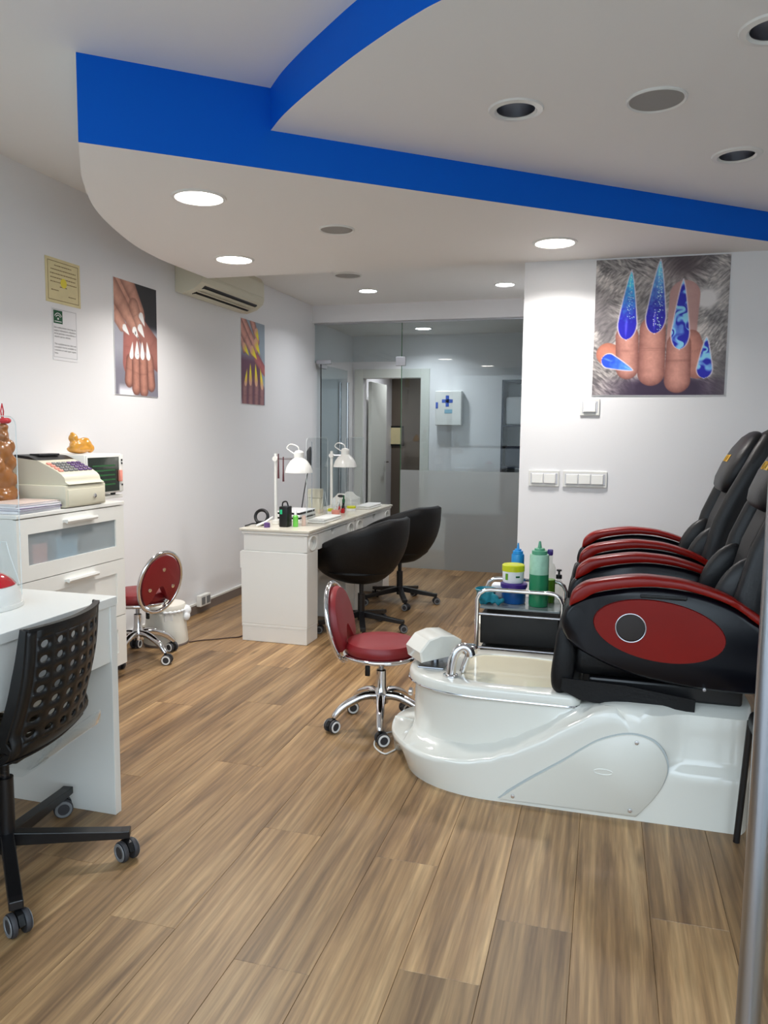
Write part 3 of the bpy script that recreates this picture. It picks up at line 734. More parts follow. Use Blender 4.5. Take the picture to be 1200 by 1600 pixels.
# ================================================================== air conditioner
t = thing('air_conditioner', 'cream wall air conditioner tucked behind the soffit edge', 'air conditioner', (WX, 5.4, 2.33))
prof = [(WX+0.001, 2.335), (WX+0.06, 2.325), (WX+0.15, 2.352), (WX+0.205, 2.395), (WX+0.215, 2.43), (WX+0.215, 2.56), (WX+0.19, 2.60), (WX+0.001, 2.61)]
pr = [(p[0], p[1]) for p in prof]
mb = MB(); secs = [[(p[0], yy, p[1]) for p in pr] for yy in (4.90, 5.90)]; mb.loft(secs); mb.build('casing', 'cream', t)
MB().rbox(WX+0.2155, WX+0.222, 4.93, 5.87, 2.445, 2.555, 0.003).build('front_panel', 'cream', t)
sl = MB()
def acp(s_):  # point along the sloping outlet
    return (WX+0.075+s_*0.12, 2.3245+s_*0.055)
a_, b_ = acp(0.1), acp(0.95)
mb = MB().add([(a_[0], 4.98, a_[1]-0.002), (b_[0], 4.98, b_[1]-0.004), (b_[0], 5.82, b_[1]-0.004), (a_[0], 5.82, a_[1]-0.002), (a_[0], 4.98, a_[1]+0.01), (b_[0], 4.98, b_[1]+0.008), (b_[0], 5.82, b_[1]+0.008), (a_[0], 5.82, a_[1]+0.01)], [(0,1,2,3),(4,5,6,7),(0,1,5,4),(1,2,6,5),(2,3,7,6),(3,0,4,7)])
mb.build('air_outlet', 'dark', t)
for s_ in (0.22, 0.5, 0.78):
    a_ = acp(s_)
    MB().rbox(a_[0]-0.013, a_[0]+0.013, 4.985, 5.815, a_[1]-0.010, a_[1]-0.006, 0.001, 1).build('louvre', 'cream', t)

# ================================================================== switches on the poster wall
def switch(x0, x1, z0, z1, n, label):
    t = thing('light_switch', label, 'switch', ((x0+x1)/2, PY, z0), 0, 'white wall switches')
    MB().rbox(x0, x1, PY-0.010, PY-0.0003, z0, z1, 0.003).build('frame', 'trunk', t)
    MB().rbox(x0+0.012, x1-0.012, PY-0.0115, PY-0.0095, z0+0.016, z1-0.016, 0.001, 1).build('inner_frame', 'alupaint', t)
    ww = (x1-x0-0.036)/n
    for i in range(n):
        a = x0+0.018+i*ww
        mb = MB(); b = a+ww-0.004
        mb.add([(a,PY-0.0115,z0+0.02),(b,PY-0.0115,z0+0.02),(b,PY-0.0115,z1-0.02),(a,PY-0.0115,z1-0.02),(a+.003,PY-0.020,z0+0.023),(b-.003,PY-0.020,z0+0.023),(b-.003,PY-0.0145,z1-0.023),(a+.003,PY-0.0145,z1-0.023)], [(0,3,2,1),(4,5,6,7),(0,1,5,4),(1,2,6,5),(2,3,7,6),(3,0,4,7)])
        mb.build('rocker', 'trunk', t)
switch(-0.457, -0.271, 1.050, 1.150, 2, 'double light switch plate nearest the wall corner')
switch(-0.249, 0.012, 1.050, 1.150, 3, 'triple light switch plate with three rockers')
switch(-0.161, -0.047, 1.487, 1.588, 1, 'single light switch under the blue nail poster corner')
t = thing('wall_socket', 'white surface socket box on the skirting trunking', 'socket', (WX, 5.18, 0.05))
MB().rbox(WX+0.016, WX+0.055, 5.10, 5.25, 0.055, 0.14, 0.004).build('box', 'trunk', t)
for yy in (5.138, 5.212): MB().rbox(WX+0.053, WX+0.058, yy-0.026, yy+0.026, 0.07, 0.125, 0.002).build('outlet', 'grey', t)

# ================================================================== chest of drawers
CXF = -2.53
t = thing('chest_of_drawers', 'white chest of three drawers with frosted glass top drawer', 'chest', (-2.73, 3.26, 0))
b = MB(); y0, y1 = 2.855, 3.66
b.box(WX+0.002, CXF-0.018, y0, y0+0.018, 0.075, 0.965); b.box(WX+0.002, CXF-0.018, y1-0.018, y1, 0.075, 0.965); b.box(WX+0.002, WX+0.008, y0, y1, 0.075, 0.965); b.box(WX+0.002, CXF-0.018, y0, y1, 0.075, 0.09)
b.build('carcass', 'melamine', t)
MB().rbox(WX+0.001, CXF+0.004, y0-0.003, y1+0.003, 0.966, 0.985, 0.003).build('top_board', 'melamine', t)
for (za, zb, gl) in ((0.672, 0.962, True), (0.36, 0.668, False), (0.082, 0.356, False)):
    d = MB(); fw = 0.072
    x0, x1 = CXF-0.018, CXF
    d.box(x0, x1, y0, y1, zb-fw, zb); d.box(x0, x1, y0, y1, za, za+fw); d.box(x0, x1, y0, y0+fw, za+fw, zb-fw); d.box(x0, x1, y1-fw, y1, za+fw, zb-fw)
    dr = d.build('drawer', 'melamine', t)
    MB().box(x0+0.004, x1-0.008, y0+fw, y1-fw, za+fw, zb-fw).build('drawer_panel', 'frosted_d' if gl else 'melamine', dr)
    if za > 0.3:
        hp = [(CXF, zb-0.030), (CXF+0.028, zb-0.026), (CXF+0.031, zb-0.036), (CXF+0.026, zb-0.046), (CXF+0.006, zb-0.040), (CXF, zb-0.046)]
        mb = MB(); mb.loft([[(p[0], yy, p[1]) for p in hp] for yy in (3.165, 3.40)]); mb.build('handle', 'white', dr)
for (xx, yy) in ((CXF-0.05, y0+0.05), (CXF-0.05, y1-0.05), (WX+0.06, y0+0.05), (WX+0.06, y1-0.05)):
    MB().lathe([(0.016, 0.0), (0.016, 0.075)], (xx, yy, 0), 12).build('leg', 'alu', t, True)
for (a, c, d, e, m_, lb) in ((2.98, 0.80, 0.10, 0.05, 'pink', 'pink packet behind the frosted drawer glass'), (3.14, 0.80, 0.16, 0.07, 'skyblue', 'pale blue box behind the frosted drawer glass')):
    tag(MB().rbox(CXF-0.14, CXF-0.022, a, a+d, 0.692, 0.692+e+0.09, 0.004).build('packet', m_), lb, 'packet')
MB().box(WX+0.01, CXF-0.02, 2.875, 3.64, 0.682, 0.69).build('drawer_floor', 'melamine', t)

# ================================================================== things on the chest
TZ = 0.985
# cash register
t = thing('cash_register', 'beige cash register with black top and keypad', 'cash register', (-2.70, 3.36, TZ))
MB().rbox(-2.90, -2.525, 3.185, 3.500, TZ+0.004, TZ+0.112, 0.006).build('drawer_base', 'cream', t, True)
df = MB().rbox(-2.527, -2.519, 3.20, 3.488, TZ+0.012, TZ+0.092, 0.003).build('cash_drawer', 'cream', t, True)
MB().lathe([(0.0, 0.0), (0.011, 0.0), (0.011, 0.006), (0.0, 0.008)], (-2.519, 3.40, TZ+0.05), 14, Matrix(((0,0,1),(1,0,0),(0,1,0)))).build('key_lock', 'chrome', df, True)
prof = [(-2.895, TZ+0.113), (-2.545, TZ+0.113), (-2.54, TZ+0.130), (-2.56, TZ+0.165), (-2.66, TZ+0.215), (-2.74, TZ+0.243), (-2.83, TZ+0.250), (-2.885, TZ+0.228), (-2.895, TZ+0.19)]
pc = [(p.x, p.y) for p in smooth_curve([(a, b, 0) for a, b in prof], 3, True)]
mb = MB(); mb.loft([[(p[0], yy, p[1]) for p in pc] for yy in (3.205, 3.480)]); mb.build('housing', 'cream', t, True, angle=50)
lp = [(-2.70, TZ+0.233), (-2.75, TZ+0.251), (-2.83, TZ+0.259), (-2.892, TZ+0.235), (-2.897, TZ+0.15), (-2.885, TZ+0.15), (-2.88, TZ+0.225), (-2.83, TZ+0.245), (-2.74, TZ+0.236)]
mb = MB(); mb.loft([[(p[0], yy, p[1]) for p in lp] for yy in (3.203, 3.482)]); mb.build('printer_cover', 'blackp', t)
MB().rbox(-2.80, -2.74, 3.27, 3.42, TZ+0.252, TZ+0.262, 0.002).build('paper_slot', 'dark', t)
# keys on the slope
sa, sb = Vector((-2.665, 0, TZ+0.219)), Vector((-2.575, 0, TZ+0.176)); dv = (sb-sa); nv = Vector((0.43, 0, 0.9)).normalized()
for i in range(4):
    for j in range(7):
        p = sa+dv*((i+0.5)/4); yy = 3.232+j*0.037
        q = nv.to_track_quat('Z', 'Y').to_matrix().to_4x4()
        mk = 'grey' if 1 <= j <= 3 else ('pink' if j == 0 else 'drill')
        MB().rbox(-0.008, 0.008, -0.013, 0.013, 0, 0.006, 0.001, 1, Matrix.Translation((p.x, yy, p.z)) @ Matrix.Rotation(math.atan2(0.43, 0.9), 4, 'Y')).build('key', mk, t)
# wall shelf and microwave
tag(MB().rbox(WX, -2.67, 3.51, 3.86, TZ+0.002, TZ+0.02, 0.003).build('wall_shelf', 'melamine'), 'thin white shelf board under the microwave', 'shelf')
MZ = TZ+0.021
t = thing('microwave', 'white microwave with dark green door behind the cash register', 'microwave', (-2.79, 3.69, MZ))
MB().rbox(-2.925, -2.665, 3.52, 3.85, MZ+0.012, MZ+0.232, 0.006).build('casing', 'white', t, True)
dr = MB().rbox(-2.666, -2.655, 3.525, 3.812, MZ+0.018, MZ+0.226, 0.003).build('door', 'white', t, True)
MB().box(-2.656, -2.6535, 3.533, 3.806, MZ+0.024, MZ+0.215).build('door_window', 'screen', dr)
for k in range(5): MB().box(-2.6536, -2.653, 3.57, 3.77, MZ+0.06+k*0.026, MZ+0.068+k*0.026).build('window_strip', 'greenbar', dr)
MB().rbox(-2.666, -2.655, 3.815, 3.849, MZ+0.018, MZ+0.226, 0.003).build('control_strip', 'white', t, True)
MB().rbox(-2.656, -2.640, 3.800, 3.822, MZ+0.075, MZ+0.14, 0.004).build('door_catch', 'pink', t, True)
for zz in (0.19, 0.172, 0.05): MB().rbox(-2.656, -2.652, 3.828, 3.840, MZ+zz, MZ+zz+0.011, 0.001, 1).build('button', 'dark', t)
for (xx, yy) in ((-2.70, 3.56), (-2.70, 3.81), (-2.89, 3.56), (-2.89, 3.81)): MB().lathe([(0.014, 0), (0.014, 0.0125)], (xx, yy, MZ), 12).build('foot', 'dark', t, True)
def remesh(o, vox=0.006, sm=4):
    m_ = o.modifiers.new('r', 'REMESH'); m_.mode = 'VOXEL'; m_.voxel_size = vox; m_.use_smooth_shade = True
    m2 = o.modifiers.new('s', 'SMOOTH'); m2.iterations = sm; m2.factor = 0.5
    bpy.context.view_layer.update()
    me = bpy.data.meshes.new_from_object(o.evaluated_get(bpy.context.evaluated_depsgraph_get()))
    mt = o.data.materials[0]; o.modifiers.clear(); o.data = me
    if not me.materials: me.materials.append(mt)
    for p in me.polygons: p.use_smooth = True
    return o
# small reclining golden figurine
gz = MZ+0.2325; gx, gy = -2.80, 3.655
mb = MB()
for c, r in (((0,0.0,0.026),(0.045,0.088,0.026)), ((0,-0.01,0.05),(0.038,0.052,0.036)), ((0.002,-0.048,0.084),(0.026,0.026,0.028)), ((0.0,-0.052,0.108),(0.012,0.012,0.012)), ((0.012,0.045,0.05),(0.03,0.035,0.03)), ((0.014,0.03,0.078),(0.014,0.04,0.012)), ((0.02,0.065,0.03),(0.026,0.026,0.026)), ((0.03,-0.03,0.05),(0.014,0.03,0.016)), ((0.018,-0.06,0.04),(0.025,0.03,0.03)), ((0.0,0.06,0.07),(0.014,0.022,0.018))):
    mb.ell((gx+c[0], gy+c[1], gz+c[2]), r, 14, 10)
t = tag(remesh(mb.build('figurine', 'gold'), 0.0045, 3), 'small golden reclining figurine on top of the microwave', 'figurine')
# tall carved statue by the left frame edge
sx_, sy_ = -2.80, 3.075
mb = MB()
for c, r in (((0,0,0.022),(0.085,0.085,0.022)), ((0,0,0.06),(0.065,0.07,0.05)), ((0.03,0.03,0.075),(0.03,0.045,0.03)), ((0,0,0.15),(0.055,0.06,0.07)), ((0.02,0.04,0.14),(0.03,0.035,0.04)), ((0.01,0.035,0.225),(0.04,0.045,0.045)), ((0,0,0.27),(0.05,0.058,0.06)), ((0.02,0.04,0.30),(0.022,0.03,0.035)), ((0.0,0.01,0.355),(0.034,0.036,0.042)), ((0.01,0.012,0.395),(0.024,0.028,0.02)), ((0.03,0.0,0.35),(0.012,0.012,0.014)), ((0.025,-0.04,0.2),(0.03,0.03,0.05))):
    mb.ell((sx_+c[0], sy_+c[1], TZ+c[2]), r, 16, 10)
t = thing('statue', 'tall carved brown wooden statue at the left frame edge', 'statue', (sx_, sy_, TZ))
o = remesh(mb.build('body', 'carved', t), 0.006, 3)
mb = MB()
for a in (-0.6, 0.7, 2.2): mb.ell((sx_+0.01+0.018*math.cos(a), sy_+0.012+0.018*math.sin(a), TZ+0.425), (0.02, 0.02, 0.014), 10, 8)
mb.tube([(sx_+0.01, sy_+0.01, TZ+0.42), (sx_+0.012, sy_+0.0, TZ+0.47), (sx_+0.01, sy_+0.012, TZ+0.505), (sx_+0.008, sy_+0.022, TZ+0.47), (sx_+0.01, sy_+0.014, TZ+0.425)], 0.003, 6)
mb.build('ribbon_bow', 'ribbon', t, True)
# magazines
lab = ['lowest magazine of the stack on the chest', 'second magazine from the bottom of the stack', 'third magazine from the bottom of the stack, just under the top one', 'top magazine of the stack, with a pinkish cover']
mz = TZ+0.001
for i, (th, m_, rz, dx) in enumerate(((0.014, 'paper', 0.0, 0), (0.010, 'drill', 0.03, 0.008), (0.012, 'paper', -0.05, 0.0), (0.008, 'parch', 0.02, -0.008))):
    t = thing('magazine', lab[i], 'magazine', (-2.635+dx, 3.02, mz), rz, 'magazines on the chest')
    MB().box(-0.095, 0.095, -0.140, 0.138, 0.0012, th-0.0012).build('pages', 'paper', t, local=True)
    c = MB(); c.box(-0.098, 0.098, -0.142, 0.142, 0, 0.0011); c.box(-0.098, 0.098, -0.142, 0.142, th-0.0011, th); c.box(-0.098, 0.098, 0.1385, 0.142, 0.0011, th-0.0011)
    c.build('cover', m_ if i != 3 else 'mag', t, local=True)
    mz += th+0.0006

# ================================================================== left desk
DZ = 0.79; DX1 = -1.635; DX0 = -2.25; DY1 = 2.315
t = thing('desk', 'white melamine manicure desk with end panel and apron', 'desk', (-1.94, 1.5, 0))
MB().rbox(DX0, DX1, 0.78, DY1, DZ-0.032, DZ, 0.002).build('desk_top', 'melamine', t)
MB().rbox(DX0+0.01, DX1-0.002, DY1-0.036, DY1-0.002, 0.0, DZ-0.0325, 0.0015).build('end_panel', 'melamine', t)
MB().rbox(DX0+0.01, DX1-0.002, 0.80, 0.834, 0.0, DZ-0.0325, 0.0015).build('end_panel', 'melamine', t)
MB().rbox(DX1-0.03, DX1-0.008, 0.8345, DY1-0.0365, 0.56, DZ-0.0325, 0.0015).build('apron', 'melamine', t)
MB().rbox(DX0+0.012, DX0+0.03, 0.8345, DY1-0.0365, 0.30, DZ-0.0325, 0.0015).build('back_panel', 'melamine', t)
# red nail lamp
lx, ly = -1.905, 2.02
t = thing('nail_lamp', 'red and white dome nail lamp on the desk', 'nail lamp', (lx, ly, DZ))
def dome(rx, ry, rz_, n=20, m_=8, z0=0.0):
    return [[(lx+rx*math.cos(2*PI*k/n)*math.cos(PI/2*i/m_), ly+ry*math.sin(2*PI*k/n)*math.cos(PI/2*i/m_), DZ+z0+rz_*math.sin(PI/2*i/m_)) for k in range(n)] for i in range(m_+1)]
MB().loft([[(p[0], p[1], DZ+z) for p in dome(0.085, 0.12, 0.1)[0]] for z in (0.001, 0.014)]).build('base', 'white', t, True)
d_ = dome(0.080, 0.113, 0.105, z0=0.014)
MB().loft(d_[:4]).build('white_shell', 'white', t, True)
MB().loft([[(lx+(p[0]-lx)*1.012, ly+(p[1]-ly)*1.012, p[2]+0.0012) for p in q] for q in d_[3:]]).build('red_shell', 'redp', t, True)
# acrylic guard on the desk
t = thing('acrylic_screen', 'clear acrylic screen with rounded corners on the desk', 'screen', (-2.06, 1.85, DZ))
def rounded_sheet(x, y0, y1, z0, z1, r, th):
    o = [(y0, z0), (y1, z0)] + [(y1-r+r*math.cos(R(a)), z1-r+r*math.sin(R(a))) for a in range(0, 91, 10)] + [(y0+r-r*math.sin(R(a)), z1-r+r*math.cos(R(a))) for a in range(0, 91, 10)]
    return MB().prism(o, 'yz', x, x+th)
def screen(t, x, y0, y1, z0, z1, feet, fw=0.09):
    rounded_sheet(x, y0, y1, z0, z1, 0.035, 0.004).build('sheet', 'clear', t)
    e = [(x+0.002, y0+0.0, z0), (x+0.002, y0, z1-0.035)] + [(x+0.002, y0+0.035-0.035*math.cos(R(a)), z1-0.035+0.035*math.sin(R(a))) for a in range(10, 91, 16)] + [(x+0.002, y1-0.035+0.035*math.sin(R(a)), z1-0.035+0.035*math.cos(R(a))) for a in range(0, 91, 16)] + [(x+0.002, y1, z0)]
    MB().tube(e, 0.0014, 6).build('polished_edge', 'edge', t, True)
    for yy in feet:
        f = [(x-fw, z0), (x+fw, z0), (x+fw*0.98, z0+0.025), (x+fw/3, z0+0.14), (x+fw/6, z0+0.185), (x-fw/6, z0+0.185), (x-fw/3, z0+0.14), (x-fw*0.98, z0+0.025)]
        MB().prism(f, 'xz', yy, yy+0.004).build('foot', 'clear', t)
        MB().tube([(p[0], yy+0.002, p[1]) for p in f[1:]], 0.0013, 6).build('foot_edge', 'edge', t, True)
screen(t, -2.025, 1.45, 2.30, DZ+0.001, 1.415, (1.56, 2.22), 0.07)

# ================================================================== castors and star bases
def wheel_mb(c, ax, r=0.025, w=0.018, ring=False):
    q = Vector(ax).to_track_quat('Z', 'Y').to_matrix()
    return MB().lathe([(0.0, -w/2), (r*0.5, -w/2), (r*0.96, -w/2+0.002), (r, -w/4), (r, w/4), (r*0.96, w/2-0.002), (r*0.5, w/2), (0.0, w/2)], c, 20, q)
def castor(t, x, y, r, ang, ringmat, hood='blackp', stemz=0.075):
    c, s_ = math.cos(ang), math.sin(ang)
    h = MB()
    h.tube([(x, y, r*1.6), (x, y, stemz)], 0.006, 8)
    q = Matrix.Rotation(ang, 4, 'Z')
    hp = [(-r*0.9+0.012, r*0.9), (-r*0.75+0.012, r*1.75), (0.0+0.004, r*2.15), (r*0.7+0.006, r*1.9), (r*1.0+0.012, r*1.15), (r*0.75+0.012, r*0.9)]
    mb2 = MB().prism(hp, 'xz', -0.008, 0.008)
    h.add([tuple(q @ Vector(v)+Vector((x, y, 0))) for v in mb2.v], mb2.f)
    body = h.build('castor', hood, t, local=True)
    for sd in (-1, 1):
        cx_, cy_ = x+c*0.012-s_*sd*0.018, y+s_*0.012+c*sd*0.018
        w = wheel_mb((cx_, cy_, r), (-s_, c, 0), r, 0.018).build('wheel', 'rubber', body, True, local=True)
        ec = (x+c*0.012-s_*sd*0.0275, y+s_*0.012+c*sd*0.0275, r)
        q2_ = Vector((-s_*sd, c*sd, 0)).to_track_quat('Z', 'Y').to_matrix()
        MB().lathe([(r*0.6, 0), (r*0.62, 0.002), (r*0.86, 0.002), (r*0.88, 0)], ec, 20, q2_, cap=False).build('wheel_ring', ringmat, body, True, local=True)
def star(t, r, a0, n, hub_z, tip_z, mm, ringmat, wr=0.026, arm_r=0.016, flat=False, cast=None, skip=()):
    for k in range(n):
        a = a0+2*PI*k/n; c, s_ = math.cos(a), math.sin(a)
        if flat:
            m4 = Matrix.Rotation(a, 4, 'Z')
            p = [(0.02, hub_z+0.02), (0.02, hub_z-0.022), (r-0.01, tip_z-0.012), (r+0.018, tip_z-0.012), (r+0.018, tip_z+0.014), (r-0.01, tip_z+0.014)]
            mb2 = MB().prism(p, 'xz', -0.019, 0.019)
            o = MB().add([tuple(m4 @ Vector(v)) for v in mb2.v], mb2.f).build('base_arm', mm, t, local=True)
            bv = o.modifiers.new('b', 'BEVEL'); bv.width = 0.003; bv.segments = 2
        else:
            pts = [(c*q, s_*q, z) for q, z in ((0.0, hub_z), (r*0.35, hub_z+0.005), (r*0.75, (hub_z+tip_z)/2+0.006), (r*0.95, tip_z+0.004), (r, tip_z-0.012))]
            pts = [tuple(v) for v in smooth_curve(pts, 4)]
            N = len(pts); MB().tube(pts, [arm_r*(1.25-0.5*i/N) for i in range(N)], 10).build('base_arm', mm, t, True, local=True)
        castor(t, c*r, s_*r, wr, (a+ (cast[k] if cast else 1.1+k*0.7)), ringmat, stemz=tip_z-0.006)

# ================================================================== perforated swivel chair
pc_ = thing('swivel_chair', 'black perforated plastic swivel chair at the left desk', 'chair', (-1.75, 1.885, 0), R(8))
a_off = math.atan2(0.155, 0.30)-R(8)
star(pc_, 0.35, a_off, 5, 0.105, 0.085, 'blackm', 'grey', 0.033, flat=True, cast=[-0.9, 2.2, 0.6, 1.3, 0.3])
MB().tube([(0,0,0.06), (0,0,0.30)], 0.026, 16).build('column', 'blackm', pc_, True, local=True)
MB().tube([(0,0,0.30), (0,0,0.385)], 0.015, 12).build('gas_lift', 'blackm', pc_, True, local=True)
MB().rbox(-0.11, 0.09, -0.07, 0.07, 0.375, 0.400, 0.008).build('seat_plate', 'blackm', pc_, local=True)
def perf_sheet(fn, nu, nv, u0, u1, v0, v1, hr=0.36):
    mb = MB(); n = 16
    for i in range(nu):
        for j in range(nv):
            cu, cv = u0+(i+0.5)*(u1-u0)/nu, v0+(j+0.5)*(v1-v0)/nv; hu, hv = (u1-u0)/nu/2, (v1-v0)/nv/2
            outer, inner = [], []
            for k in range(n):
                a = 2*PI*(k+0.5)/n; cx_, sx2 = math.cos(a), math.sin(a); mxx = max(abs(cx_), abs(sx2))
                outer.append(fn(cu+hu*cx_/mxx, cv+hv*sx2/mxx)); inner.append(fn(cu+hu*2*hr*cx_, cv+hv*2*hr*sx2))
            mb.add(outer+inner, [(k, (k+1) % n, n+(k+1) % n, n+k) for k in range(n)])
            # corners of the square cell
            for (su, sv, k) in ((1,1,1),(-1,1,5),(-1,-1,9),(1,-1,13)):
                mb.add([fn(cu+hu*su, cv+hv*sv), outer[k], outer[(k+1) % n]], [(0,1,2)])
    return mb
def shell(u, v):
    # u across -1..1, v 0 (seat front) .. 1 (top of back)
    if v < 0.42:
        q = v/0.42; x = -0.24+0.36*q; z = 0.420-0.014*math.sin(PI*q); sag = 0.012*(u*u)
        p = (x, 0.205*u*(0.90+0.10*q), z+sag*1.5)
    elif v < 0.56:
        q = (v-0.42)/0.14; a = q*R(78); p = (0.12+0.10*math.sin(a), 0.205*u, 0.420+0.10*(1-math.cos(a))+0.018*u*u*(1-q)-0.0)
        p = (p[0]-0.05*u*u*q, p[1], p[2])
    else:
        q = (v-0.56)/0.44; zz = 0.499+q*0.320; x = 0.218+0.012*q+0.022*math.sin(PI*q)+0.035*q*q
        p = (x-0.062*u*u*(1-0.3*q), (0.205-0.012*q)*u, zz)
    return p
mb = perf_sheet(lambda u, v: shell(u, v), 6, 7, -0.86, 0.86, 0.545, 0.965, 0.25)
mb2 = perf_sheet(lambda u, v: shell(u, v), 6, 6, -0.86, 0.86, 0.06, 0.40, 0.23); 
def strip(fn, us, vs):
    mbx = MB(); n = len(us)
    mbx.add([fn(u, v) for v in vs for u in us], [(j*n+i, j*n+i+1, (j+1)*n+i+1, (j+1)*n+i) for j in range(len(vs)-1) for i in range(n-1)]); return mbx
lin_ = lambda a, b, n: [a+(b-a)*i/n for i in range(n+1)]
bk = MB()
for q in (mb, strip(shell, lin_(0.86, 1, 2), lin_(0.47, 1, 24)), strip(shell, lin_(-1, -0.86, 2), lin_(0.47, 1, 24)), strip(shell, lin_(-0.86, 0.86, 12), lin_(0.965, 1, 3)), strip(shell, lin_(-0.86, 0.86, 12), lin_(0.47, 0.545, 6))): bk.add(q.v, q.f)
o = bk.build('backrest', 'blackp', pc_, True, local=True); sd = o.modifiers.new('s', 'SOLIDIFY'); sd.thickness = 0.007
st = MB()
for q in (mb2, strip(shell, lin_(0.86, 1, 2), lin_(0.0, 0.468, 20)), strip(shell, lin_(-1, -0.86, 2), lin_(0, 0.468, 20)), strip(shell, lin_(-0.86, 0.86, 12), lin_(0.0, 0.06, 3)), strip(shell, lin_(-0.86, 0.86, 12), lin_(0.40, 0.468, 4))): st.add(q.v, q.f)
o = st.build('seat', 'blackp', pc_, True, local=True); sd = o.modifiers.new('s', 'SOLIDIFY'); sd.thickness = 0.007
rim = MB()
for sgn in (-1, 1):
    vs_ = lin_(0.40, 1, 26)
    ring = []
    for v in vs_:
        p = Vector(shell(sgn, v)); n_ = Vector((-0.9, 0, 0.25)) if v > 0.5 else Vector((-0.3, 0, 0.9))
        wd = 0.032*min(1, (v-0.38)/0.15)*(1-0.35*max(0, v-0.8)/0.2)
        f = n_.normalized()*wd
        ring.append([p+Vector((0, sgn*0.002, 0)), p+Vector((0, sgn*0.006, 0))+f*0.1, p+Vector((0, sgn*0.006, 0))+f, p+Vector((0, -sgn*0.002, 0))+f])
    rim.loft(ring)
rim.loft([[Vector(shell(u, 1))+Vector((dx, 0, dz_)) for dx, dz_ in ((0.004, -0.004), (0.004, 0.005), (-0.016, 0.005), (-0.016, -0.002))] for u in lin_(-1, 1, 16)])
rim.build('edge_rim', 'blackp', pc_, True, local=True)
cp = [(0.04, 0.0), (0.12, -0.005), (0.18, -0.0), (0.225, 0.03), (0.24, 0.08)]
mb = MB()
mb.loft([[(x, y*w, 0.394+z) for y in lin_(-0.17, 0.17, 8)] for (x, z), w in zip(cp, (0.9, 1, 1.05, 1.05, 0.9))], caps=False, closed=False)
o = mb.build('clear_support', 'clear', pc_, True, local=True); sd = o.modifiers.new('s', 'SOLIDIFY'); sd.thickness = 0.004

# ================================================================== red stools
def stool(root_loc, rotz, label, a0):
    t = thing('stool', label, 'stool', root_loc, rotz, 'red vinyl swivel stools')
    star(t, 0.225, a0, 5, 0.15, 0.078, 'chrome', 'tyre_w', 0.030, 0.018, cast=[0.5, 1.9, -0.6, 2.6, 1.2])
    MB().lathe([(0.0, 0.112), (0.034, 0.118), (0.036, 0.165), (0.028, 0.185), (0.025, 0.195), (0.024, 0.272), (0.018, 0.276)], (0,0,0), 20).build('column', 'chrome', t, True, local=True)
    MB().tube([(0,0,0.27), (0,0,0.345)], 0.012, 12).build('gas_lift', 'steel', t, True, local=True)
    lv = MB().tube([(0,0,0.335), (-0.05,-0.02,0.325), (-0.06,-0.025,0.29)], 0.004, 8); lv.rbox(-0.071, -0.047, -0.032, -0.018, 0.245, 0.295, 0.005)
    lv.build('height_lever', 'blackp', t, True, local=True)
    ring = [(0.168*math.cos(2*PI*k/40), 0.168*math.sin(2*PI*k/40), 0.352) for k in range(40)]
    MB().tube(ring, 0.011, 10, True).build('seat_hoop', 'chrome', t, True, local=True)
    MB().lathe([(0.0, 0.338), (0.15, 0.340), (0.16, 0.35), (0.0, 0.352)], (0,0,0), 32).build('seat_plate', 'blackp', t, True, local=True)
    MB().lathe([(0.0, 0.353), (0.155, 0.355), (0.168, 0.372), (0.168, 0.395), (0.158, 0.413), (0.13, 0.421), (0.06, 0.424), (0.0, 0.425)], (0,0,0), 40).build('seat_cushion', 'redv', t, True, local=True)
    # back ring, leaning back; chair faces local +x
    def bp(u, w, d=0.0):   # u across (y), w up from ring centre, d forward
        lean = 0.22
        cx_, cz_ = -0.205, 0.488
        return (cx_-w*math.sin(lean)+d*math.cos(lean), u, cz_+w*math.cos(lean)+d*math.sin(lean))
    pts = [bp(0.155*math.cos(a), 0.185*math.sin(a)) for a in [2*PI*k/48 for k in range(48)]]
    MB().tube(pts, 0.011, 10, True).build('back_hoop', 'chrome', t, True, local=True)
    # connector bars from seat hoop to back hoop
    cb_ = MB()
    for sg in (-1, 1): cb_.tube([(-0.15, sg*0.07, 0.350), (-0.165, sg*0.06, 0.340), bp(sg*0.05, -0.176)], 0.008, 8)
    cb_.build('back_bracket', 'chrome', t, True, local=True)
    # cushion: disc with a bite at the bottom
    out = []
    for k in range(60):
        a = 2*PI*k/60; u, w = 0.138*math.cos(a), 0.168*math.sin(a)
        lim = -0.145+0.125*math.exp(-(u/0.06)**2)
        out.append((u, max(w, lim) if abs(u) < 0.13 else w))
    n = len(out); secs = []
    for d, k in ((-0.016, 0.90), (-0.012, 1.0), (0.018, 1.0), (0.034, 0.93), (0.038, 0.8)):
        secs.append([bp(u*k, (w-0.02)*k+0.02, d) for u, w in out])
    MB().loft(secs).build('back_cushion', 'redv', t, True, local=True)
    for (u, w) in ((0.0, 0.085), (-0.085, -0.03), (0.085, -0.03)):
        q_ = Matrix.Rotation(R(-90)-0.22, 3, 'Y')
        MB().lathe([(0.012, 0.0), (0.011, 0.004), (0.0, 0.005)], bp(u, w, -0.016), 14, q_).build('screw_cap', 'chrome', t, True, local=True)
    return t
stool((-0.968, 3.37, 0), R(2), 'red vinyl swivel stool with chrome base beside the foot spa', R(213)-R(2))
stool((-2.67, 3.98, 0), R(163), 'red vinyl stool partly hidden behind the white chest', R(-15)-R(163))

